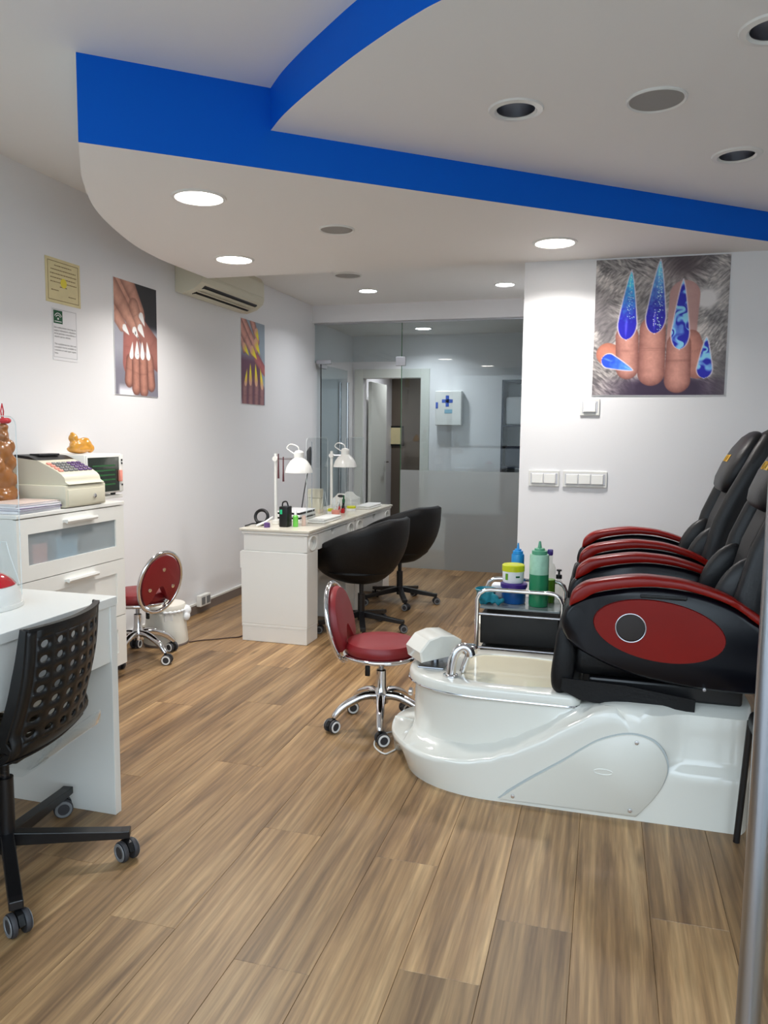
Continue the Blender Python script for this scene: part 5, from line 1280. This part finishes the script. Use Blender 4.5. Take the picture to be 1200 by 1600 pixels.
# fibreglass body: lofted cross sections along x
XL = -0.835
def halfw(x, xl, w, L, e=2.2):
    q = (x-xl)/L
    if q <= 0: return 0.0
    if q >= 1: return w
    return w*(1-(1-q)**e)**(1/e)
xs = [XL+0.0005, XL+0.006, XL+0.016, XL+0.03, XL+0.05, XL+0.075, XL+0.10, XL+0.13, XL+0.165, XL+0.205, XL+0.25, XL+0.30, XL+0.35, -0.7415, -0.740, -0.736, -0.728, -0.716, -0.690]+[-0.45+0.04*i for i in range(24)]+[0.50, 0.515, 0.525, 0.532]
TXL = -0.742; TW = 0.262; xs = sorted(xs)
secs = []
for x in xs:
    wf = halfw(x, XL, 0.345, 0.42)             # at the ledge
    w0 = min(wf, halfw(x, XL+0.068, 0.343, 0.41))    # at the floor
    wt = halfw(x, TXL, TW, 0.40, 2.0)          # upper tub
    crest = lerp(((-0.85, 0.150), (-0.62, 0.130), (-0.48, 0.140), (-0.39, 0.160), (-0.30, 0.197), (-0.209, 0.245), (-0.119, 0.301), (-0.06, 0.346), (0.02, 0.392), (0.09, 0.408)), x)
    topz = lerp(((-0.12, 0.366), (-0.05, 0.372), (0.03, 0.402), (0.10, 0.410), (0.5, 0.410)), x)
    merge = lerp(((-0.10, 0.0), (0.06, 1.0)), x)   # upper wall flows out to the body
    rear = lerp(((0.20, 0.0), (0.30, 1.0)), x)
    endr = 1.0 if x < 0.49 else 1-0.25*((x-0.49)/0.042)**2
    ct = min(crest, topz-0.008)
    wb_ = wt+(wf*0.93-wt)*merge
    foot = max(0.0, wt+0.02*(1-merge))
    if x < TXL+0.002: wb_ = wt = foot = 0.0
    wl = wf
    p = []
    zr = 0.20
    wrear = wl-0.05*rear
    pts = [(w0, 0.0), (w0+(wl-w0)*0.5, ct*0.4*(1-lerp(((0.06, 0.0), (0.20, 1.0)), x))+0.10*lerp(((0.06, 0.0), (0.20, 1.0)), x))]
    B = [(wl, 0.16), (wl, 0.185), (wl-0.012*rear, 0.20), (wrear+0.008*rear, 0.215), (wrear, 0.24), (wrear-0.01, 0.33), (wrear-0.016, topz-0.02), (wrear-0.03, topz-0.004), (wrear-0.06, topz)]
    m_ = merge; z_in = ct+0.018*(1-m_)
    A_ = [(wl, ct*0.85), (wl, ct-0.012), (wl-0.006, ct-0.003), (wl-0.02*(1-m_)-0.012*m_, ct),
          (max(foot, wb_)+0.025*(1-m_)-0.02*m_, ct+0.004), (wb_+0.004*(1-m_)-0.024*m_, z_in+0.01*(1-m_)+0.001), (wb_-0.026*m_, ct+(topz-ct)*0.6+0.0015), (wb_-0.03*m_-0.004, topz-0.002), (max(0, wb_-0.06), topz)]
    if x < TXL+0.002: A_ = A_[:4]+[(0.0, ct+0.001*k) for k in range(5)]
    tq = lerp(((0.06, 0.0), (0.20, 1.0)), x)
    if x > 0.06:
        def prof(z):
            u_ = max(0.0, (z-(topz-0.028))/0.028); q_ = max(0.0, min(1.0, (z-0.185)/0.045)); q_ = q_*q_*(3-2*q_)
            return wl-(0.04*q_+0.012*max(0.0, (z-0.23)/0.18))*rear-0.06*u_*u_
        zz_ = [p1[1]*(1-tq)+p2[1]*tq for p1, p2 in zip(A_, B)]
        A_ = B = [(prof(z), z) for z in zz_]
    pts += [(p1[0]*(1-tq)+p2[0]*tq, p1[1]*(1-tq)+p2[1]*tq) for p1, p2 in zip(A_, B)]
    pts = [(max(0.0, w)*endr, z*(1 if z > 0.05 else 1)) for w, z in pts]
    # small lift at the very tip so the nose is rounded under
    sec = [(x, YC1-w, z) for w, z in pts] + [(x, YC1+w, z) for w, z in pts[::-1]]
    secs.append(sec)
body = MB().loft(secs).build('spa_body', 'acryl_w', t, True, angle=50)
MB().lathe([(0.0, 0.0), (0.017, 0.0), (0.017, 0.012), (0.010, 0.016), (0.0, 0.016)], (-0.748, YC1-0.045, 0.285), 18, Matrix.Rotation(R(-90), 3, 'Y') @ Matrix.Rotation(R(0), 3, 'X')).build('drain_knob', 'chrome', body, True)
# teardrop cover
td = sc2([(-0.335,0.016),(-0.231,0.100),(-0.107,0.190),(-0.042,0.242),(0.023,0.286),(0.11,0.316),(0.185,0.307),(0.229,0.268),(0.249,0.212),(0.238,0.152),(0.205,0.089),(0.150,0.018)], 5)
yf = YC1-0.345
cv = MB().prism(td, 'xz', yf-0.009, yf+0.03, 0.003).build('access_cover', 'acryl_w2', t, True, angle=50)
MB().prism([(u+(u-0.0)*0.02, w+0.006*(1 if w > 0.03 else 0)) for u, w in td], 'xz', yf-0.002, yf+0.028).build('cover_gap_shade', 'grey2', t)  # grey plate behind the cover, its colour standing for shade in the recessed edge
for (u, w) in ((-0.285, 0.034), (0.143, 0.292), (0.130, 0.040)):
    MB().lathe([(0.0, 0.0), (0.008, 0.0), (0.007, 0.004), (0.0, 0.006)], (u, yf-0.009, w), 14, Matrix.Rotation(R(90), 3, 'X')).build('cover_screw', 'chrome', cv, True)
MB().tube([(0.033+0.032*math.cos(2*PI*k/28), yf-0.0095, 0.170+0.010*math.sin(2*PI*k/28)) for k in range(28)], 0.0022, 6, True).build('finger_grip', 'acryl_w', cv, True)
# tub rim with basin
def U(x0, x1, hw, L, rr, n=14):
    o = []
    for k in range(n+1): # near side from right to nose
        pass
    pts = []
    xr = x1
    pts += [(xr-rr+rr*math.sin(R(a)), -hw+rr-rr*math.cos(R(a))) for a in range(90, -1, -18)]
    k = [x0+L*(1-math.cos(PI/2*i/n)) for i in range(n, 0, -1)]
    for x in k: pts.append((x, -halfw(x, x0, hw, L, 2.3)))
    pts.append((x0, 0.0))
    return pts + [(x, -y) for x, y in pts[-2::-1]]
ro = U(-0.762, -0.055, 0.272, 0.36, 0.05); rn = len(ro)
ri = [(-0.285+(x+0.285)*0.96, y*0.96) for x, y in ro]
def inn(x0, x1, hw, sc=1.0):
    pts = []
    for (u, v) in ro:   # matching parametrisation around a rounded rectangle
        a = math.atan2(v/0.272, (u+0.41)/0.35); c, s_ = math.cos(a), math.sin(a); e = 0.45
        pts.append(((x0+x1)/2+(x1-x0)/2*math.copysign(abs(c)**e, c)*sc, hw*math.copysign(abs(s_)**e, s_)*sc))
    return pts
b0 = inn(-0.535, -0.095, 0.205); b1 = inn(-0.53, -0.10, 0.20, 0.96); b2 = inn(-0.52, -0.11, 0.19, 0.84); b3 = inn(-0.50, -0.13, 0.17, 0.70)
def ring(o_, z): return [(x, YC1+y, z) for x, y in o_]
rimz = 0.408
MB().loft([ring(ri, 0.364), ring(ro, 0.370), ring(ro, rimz-0.014), ring([(-0.41+(x+0.41)*0.985, y*0.985) for x, y in ro], rimz-0.003), ring([(-0.41+(x+0.41)*0.95, y*0.95) for x, y in ro], rimz), ring(b0, rimz-0.001), ring([(x*0.995, y*0.99) for x, y in b0], rimz-0.006)], caps=False).build('tub_rim', 'acryl_w', t, True, angle=55)
MB().loft([ring([(x*0.995, y*0.99) for x, y in b0], rimz-0.006), ring(b1, rimz-0.04), ring(b2, 0.22), ring(b3, 0.19)][::-1]).build('basin', 'basin', t, True, angle=60)
st_ = [(x, YC1+y, 0.367) for x, y in [(-0.41+(u+0.41)*1.003, v*1.003) for u, v in ro]]
MB().tube(st_, 0.0035, 6, True).build('chrome_strip', 'chrome', t, True)
# raised nose platform, plate, foot rest, tap
pl = [(x, YC1+y, 0) for x, y in ro]
MB().rbox(-0.715, -0.605, YC1-0.10, YC1+0.085, rimz-0.001, rimz+0.006, 0.002).build('steel_plate', 'steel', t)
fr_ = MB()
fq = [(-0.095, 0.0), (0.085, 0.0), (0.095, 0.03), (0.095, 0.062), (0.06, 0.088), (0.0, 0.098), (-0.055, 0.088), (-0.10, 0.045)]
fo = thing
sec = []
for d, k in ((-0.075, 0.92), (-0.068, 1.0), (0.068, 1.0), (0.075, 0.92)):
    sec.append([(u*k, d, 0.045+(w-0.045)*k) for u, w in fq])
mb = MB().loft(sec); mt = Matrix.Translation((-0.662, YC1-0.005, rimz+0.036)) @ Matrix.Rotation(R(38), 4, 'Z') @ Matrix.Rotation(R(-6), 4, 'Y')
fr_.add([tuple(mt @ Vector(v)) for v in mb.v], mb.f)
frs = fr_.build('foot_rest', 'acryl_w', t, True, angle=30)
MB().tube([(-0.662, YC1-0.005, rimz+0.006), (-0.662, YC1-0.005, rimz+0.045)], 0.016, 14).build('foot_rest_stem', 'steel', t, True)
fx, fy = -0.563, YC1-0.165
tp = smooth_curve([(fx, fy, rimz), (fx+0.004, fy+0.002, rimz+0.05), (fx+0.018, fy+0.006, rimz+0.095), (fx+0.045, fy+0.012, rimz+0.118), (fx+0.068, fy+0.018, rimz+0.105), (fx+0.074, fy+0.02, rimz+0.085)], 5)
N = len(tp)
tap = MB().tube([tuple(p) for p in tp], [0.021-0.006*math.sin(PI*i/N)*0.5 for i in range(N)], 14).build('tap_spout', 'chrome', t, True)
MB().lathe([(0.0, 0.0), (0.03, 0.0), (0.03, 0.006), (0.018, 0.012), (0.0, 0.012)], (fx, fy, rimz), 24).build('tap_flange', 'chrome', tap, True)
MB().lathe([(0.024, 0.0), (0.034, 0.005), (0.036, 0.026), (0.028, 0.036), (0.0, 0.04)], (fx+0.06, fy+0.075, rimz+0.075), 24).build('tap_knob', 'chrome', tap, True)
MB().tube([(fx+0.035, fy+0.075, rimz-0.002), (fx+0.06, fy+0.075, rimz+0.08)], 0.013, 12).build('tap_knob_stem', 'chrome', tap, True)
massage_chair_parts(t, YC1)

YC2 = 4.10
t = thing('pedicure_chair', 'second massage chair, behind the black trolley and near the wall', 'pedicure chair', (0.0, YC2, 0), 0, 'pedicure chairs')
MB().rbox(-0.02, 0.62, YC2-0.27, YC2+0.27, 0.0, 0.41, 0.03, 3).build('chair_base', 'acryl_w', t, True)
massage_chair_parts(t, YC2)

# ================================================================== trolley with bottles
VX0, VX1, VY0, VY1 = -0.550, -0.162, 3.52, 3.82
VZ = 0.572
t = thing('trolley', 'black drawer trolley with chrome tube frame behind the foot tub', 'trolley', ((VX0+VX1)/2, (VY0+VY1)/2, 0))
for yy in (VY0, VY1):
    p = [(VX0, yy, 0.06), (VX0, yy, 0.607), (VX0+0.012, yy, 0.634), (VX0+0.035, yy, 0.650), (VX0+0.06, yy, 0.654), (VX1-0.06, yy, 0.654), (VX1-0.035, yy, 0.650), (VX1-0.012, yy, 0.634), (VX1, yy, 0.607), (VX1, yy, 0.06)]
    MB().tube(p, 0.010, 12).build('tube_frame', 'chrome', t, True)
MB().rbox(VX0+0.012, VX1-0.012, VY0+0.004, VY1-0.004, VZ-0.010, VZ, 0.002).build('top_shelf', 'shelfgrey', t)
for k, (a, b) in enumerate(((0.398, 0.535), (0.235, 0.375), (0.075, 0.22))):
    d = MB().rbox(VX0+0.016, VX1-0.016, VY0+0.006, VY1-0.006, a, b, 0.004).build('drawer', 'blackp', t)
    MB().tube([(VX0+0.01, VY0-0.002, b+0.004), (VX1-0.01, VY0-0.002, b+0.004)], 0.006, 10).build('rail', 'alu', d, True)
for (xx, yy, aa) in ((VX0, VY0, 0.3), (VX1, VY0, 1.4), (VX0, VY1, 2.2), (VX1, VY1, 0.9)):
    pz = MB().lathe([(0.0, 0.0), (0.01, 0.0), (0.01, 0.02), (0.0, 0.02)], (xx, yy, 0.045), 10).build('castor', 'blackp', t, True)
    q_ = Vector((math.cos(aa), math.sin(aa), 0)).to_track_quat('Z', 'Y').to_matrix()
    MB().lathe([(0.0, -0.009), (0.024, -0.009), (0.0255, 0), (0.024, 0.009), (0.0, 0.009)], (xx, yy, 0.026), 18, q_).build('wheel', 'rubber', pz, True)
vz = VZ+0.0006
# big green squeeze bottle
def squeeze(x, y, r, h, m1, label, top=None):
    t = thing('squeeze_bottle', label, 'bottle', (x, y, vz))
    hb = h*0.80
    MB().lathe([(0.0, 0.0), (r*0.95, 0.0), (r, 0.006), (r, hb*0.62)] + ([(r, hb*0.62)] if top else [(r, hb-0.008), (r*0.94, hb), (0.0, hb)]), (x, y, vz), 28).build('body', m1, t, True)
    if top: MB().lathe([(r, hb*0.621), (r, hb-0.008), (r*0.94, hb), (0.0, hb)], (x, y, vz), 28, cap=False).build('foamy_part', top, t, True)
    MB().lathe([(r*0.80, hb+0.0005), (r*0.80, hb+h*0.055), (r*0.55, hb+h*0.06), (r*0.52, hb+h*0.09), (r*0.22, hb+h*0.10), (r*0.10, hb+h*0.20), (0.0, hb+h*0.20)], (x, y, vz), 24).build('nozzle_cap', m1 if not top else 'capgreen', t, True)
squeeze(-0.279, 3.62, 0.0445, 0.305, 'bottleg', 'big green squeeze bottle on the trolley', 'foam')
squeeze(-0.395, 3.775, 0.031, 0.27, 'bottleb', 'slim sky-blue squeeze bottle behind the jars')
# jars: white cream jar on a blue tub
jx, jy = -0.398, 3.66
t = thing('tub_jar', 'blue tub with purple lid under the white cream jar', 'jar', (jx, jy, vz))
MB().lathe([(0.0, 0.0), (0.052, 0.0), (0.056, 0.006), (0.058, 0.075), (0.0, 0.075)], (jx, jy, vz), 32).build('body', 'bluejar', t, True)
MB().lathe([(0.0, 0.0755), (0.063, 0.0755), (0.064, 0.092), (0.056, 0.098), (0.0, 0.098)], (jx, jy, vz), 32).build('lid', 'purple', t, True)
jz = vz+0.0985
t = thing('cream_jar', 'white cream jar with lime lid on the purple-lidded tub', 'jar', (jx-0.004, jy-0.004, jz))
MB().lathe([(0.0, 0.0), (0.046, 0.0), (0.050, 0.008), (0.051, 0.055), (0.0, 0.055)], (jx-0.004, jy-0.004, jz), 32).build('body', 'paper', t, True)
MB().lathe([(0.0, 0.0552), (0.053, 0.0552), (0.053, 0.082), (0.049, 0.086), (0.0, 0.086)], (jx-0.004, jy-0.004, jz), 32).build('lid', 'lime', t, True)
def arc_label(x, y, z, r, a0, a1, z0, z1, m_, par):
    n = 8; vs = []
    for zz in (z0, z1):
        for rr in (r, r+0.0006):
            for k in range(n+1):
                a = R(a0+(a1-a0)*k/n); vs.append((x+rr*math.cos(a), y+rr*math.sin(a), z+zz))
    q = n+1; fs = []
    for k in range(n):
        fs += [(k, k+1, 2*q+k+1, 2*q+k), (q+k, q+k+1, 3*q+k+1, 3*q+k), (k, k+1, q+k+1, q+k), (2*q+k, 2*q+k+1, 3*q+k+1, 3*q+k)]
    fs += [(0, q, 3*q, 2*q), (n, q+n, 3*q+n, 2*q+n)]
    MB().add(vs, fs).build('label', m_, par)
arc_label(jx-0.004, jy-0.004, jz, 0.0512, -128, -112, 0.016, 0.046, 'olive', t)
arc_label(jx-0.004, jy-0.004, jz, 0.0512, -70, -48, 0.028, 0.036, 'greend', t)
# olive spray bottle, clear pump bottle
t = thing('lotion_bottle', 'clear bottle half full of olive liquid behind the green one', 'bottle', (-0.237, 3.72, vz))
MB().lathe([(0.0, 0.0), (0.026, 0.0), (0.027, 0.11), (0.0, 0.11)], (-0.237, 3.72, vz), 24).build('liquid', 'olive', t, True)
MB().lathe([(0.0275, 0.0), (0.0275, 0.165), (0.02, 0.185), (0.012, 0.19), (0.012, 0.225), (0.0, 0.225)], (-0.237, 3.72, vz), 24).build('body', 'milky', t, True)
MB().rbox(-0.250, -0.224, 3.710, 3.730, vz+0.2255, vz+0.255, 0.005).build('spray_head', 'purple', t, True)
t = thing('pump_bottle', 'clear pump bottle with black head beside the chair arm', 'bottle', (-0.192, 3.70, vz))
MB().lathe([(0.0, 0.0), (0.022, 0.0), (0.023, 0.09), (0.010, 0.115), (0.010, 0.12)], (-0.192, 3.70, vz), 20).build('body', 'milky', t, True)
MB().lathe([(0.014, 0.12), (0.014, 0.138), (0.005, 0.14), (0.005, 0.155), (0.012, 0.156), (0.012, 0.163), (0.0, 0.165)], (-0.192, 3.70, vz), 16).build('pump', 'blackp', t, True)
# teal cloth in a bowl, white wipe
t = thing('cloth_bowl', 'teal bowl holding a crumpled teal cloth', 'bowl', (-0.525, 3.64, vz))
rs = random.Random(3)
MB().lathe([(0.0, 0.0), (0.030, 0.0), (0.034, 0.004), (0.050, 0.058), (0.053, 0.060), (0.050, 0.063), (0.032, 0.008), (0.0, 0.006)], (-0.527, 3.64, vz), 28).build('bowl', 'teal2', t, True)
mb = MB()
for k in range(26):
    a = rs.random()*6.28; r_ = 0.045*rs.random()**0.5; mb.ell((-0.497+r_*math.cos(a)*1.35, 3.578+r_*0.30*math.sin(a), vz+0.012+0.036*rs.random()), (0.02, 0.012, 0.011), 8, 6, (rs.random()*3, rs.random()*3, rs.random()*3))
for k in range(10): mb.ell((-0.53+0.007*k, 3.580, vz+0.052-0.0035*k+0.004*(k % 2)), (0.018, 0.015, 0.009), 8, 6, (0, 0.3, rs.random()))
remesh(mb.build('cloth', 'teal', t), 0.0045, 2)
tag(MB().rbox(-0.515, -0.445, 3.72, 3.79, vz, vz+0.07, 0.012, 3).build('tissue_pack', 'paper', None, True), 'white tissue pack behind the teal bowl', 'tissues')
# white bin beside the trolley
t = thing('waste_bin', 'white bin half hidden behind the trolley', 'bin', (-0.545, 4.17, 0))
MB().lathe([(0.0, 0.002), (0.085, 0.002), (0.108, 0.33), (0.0, 0.33)], (-0.545, 4.17, 0), 28).build('body', 'cream2', t, True)
MB().lathe([(0.108, 0.331), (0.118, 0.331), (0.120, 0.352), (0.105, 0.365), (0.0, 0.372)], (-0.545, 4.17, 0), 28).build('lid', 'cream2', t, True)

# ================================================================== black chair at the right edge
t = thing('side_chair', 'black chair with slim metal legs mostly hidden by the door post', 'chair', (0.66, 2.52, 0))
for (xx, yy, dx, dy) in ((0.475, 2.735, 0.02, -0.01), (0.85, 2.735, -0.02, -0.01), (0.475, 2.30, 0.02, 0.02), (0.85, 2.30, -0.02, 0.02)):
    MB().tube([(xx, yy, 0.0), (xx+dx, yy+dy, 0.43)], 0.011, 12).build('leg', 'blackm', t, True)
MB().rbox(0.485, 0.84, 2.29, 2.735, 0.40, 0.47, 0.025, 3).build('seat', 'leather', t, True)
MB().rbox(0.815, 0.85, 2.30, 2.73, 0.52, 0.86, 0.015, 3).build('backrest', 'leather', t, True)
for yy in (2.34, 2.69): MB().tube([(0.84, yy, 0.44), (0.845, yy, 0.60)], 0.010, 10).build('back_post', 'blackm', t, True)

# ================================================================== open entrance door with steel stile (right frame edge)
dS = MB().tube([(0.299, 1.50, 0.0), (0.299, 1.50, 2.30)], 0.0215, 24).build('door_4', 'steel', None, True)
S(dS, 'round brushed steel stile of the open entrance door')
MB().box(0.300, 0.309, 0.64, 1.4765, 0.08, 2.28).build('glass_pane', 'shopglass', dS)
MB().rbox(0.29, 0.32, 0.62, 0.645, 0.0, 2.30, 0.004).build('hinge_stile', 'steel', dS)
MB().rbox(0.29, 0.32, 0.6455, 1.4765, 0.0, 0.08, 0.004).build('bottom_rail', 'steel', dS)
MB().rbox(0.29, 0.32, 0.6455, 1.4765, 2.24, 2.30, 0.004).build('top_rail', 'steel', dS)

# ================================================================== back room behind the glass
t = thing('first_aid_cabinet', 'white first aid cabinet with a blue cross', 'cabinet', (-1.745, BY, 1.463))
MB().rbox(-1.90, -1.596, BY-0.10, BY-0.001, 1.463, 1.853, 0.006).build('body', 'white', t)
dr = MB().rbox(-1.898, -1.598, BY-0.112, BY-0.1005, 1.466, 1.85, 0.004).build('door', 'white', t)
cr_ = MB().box(-1.778, -1.740, BY-0.1135, BY-0.112, 1.675, 1.80); cr_.box(-1.822, -1.696, BY-0.1135, BY-0.112, 1.718, 1.757)
cr_.build('blue_cross', 'bluecross', dr)
MB().rbox(-1.893, -1.866, BY-0.1165, BY-0.112, 1.655, 1.725, 0.004).build('latch', 'bluecross', dr)
MB().box(-1.79, -1.70, BY-0.1132, BY-0.112, 1.60, 1.645).build('small_label', 'skyblue', dr)
t = thing('storage_crate', 'pale lidded crate blurred behind the frosted glass', 'crate', (-1.27, 7.95, 0))
MB().rbox(-1.56, -0.99, 7.72, 8.12, 0.0, 0.52, 0.02, 3).build('box', 'paper', t, True)
MB().rbox(-1.58, -0.97, 7.70, 8.14, 0.5205, 0.56, 0.012, 3).build('lid', 'grey', t, True)
MB().tube([(-1.36+0.11*(k/12)*2-0.0, 7.705, 0.535-0.15*math.sin(PI*k/12)) for k in range(13)], 0.012, 8).build('handle', 'purple', t, True)
for k in range(3): MB().rbox(-1.562, -0.988, 7.712, 7.7195, 0.09+0.13*k, 0.12+0.13*k, 0.002).build('rib', 'grey', t)
t = thing('shelf_unit', 'dark shelf unit in the back room corner', 'shelf', (-0.92, 8.6, 0))
for xx in (-1.10, -0.76): MB().rbox(xx, xx+0.02, 8.42, BY-0.005, 0.0, 1.95, 0.002).build('side', 'navy', t)
for zz in (0.1, 0.55, 1.0, 1.45, 1.93): MB().rbox(-1.0795, -0.7605, 8.42, BY-0.005, zz, zz+0.02, 0.002).build('shelf_board', 'navy', t)
for (zz, h_, m_, lb) in ((1.4705, 0.30, 'paper', 'white box on the upper board of the dark shelf'), (1.0205, 0.22, 'navy', 'navy towel pile on the middle board of the dark shelf'), (0.5705, 0.2, 'grey', 'grey box on the lower board of the dark shelf')):
    tag(MB().rbox(-1.06, -0.80, 8.47, 8.80, zz, zz+h_, 0.02, 3).build('storage_box', m_, None, True), lb, 'box', 'boxes on the dark shelf')
t = thing('picture_frame', 'small dark framed picture on the corridor wall', 'picture', (-2.87, 10.6, 1.18))
MB().rbox(-2.985, -2.745, 10.575, 10.598, 1.19, 1.47, 0.004).build('frame', 'blackp', t)
MB().box(-2.955, -2.775, 10.573, 10.5745, 1.215, 1.445).build('picture', 'parch', t)
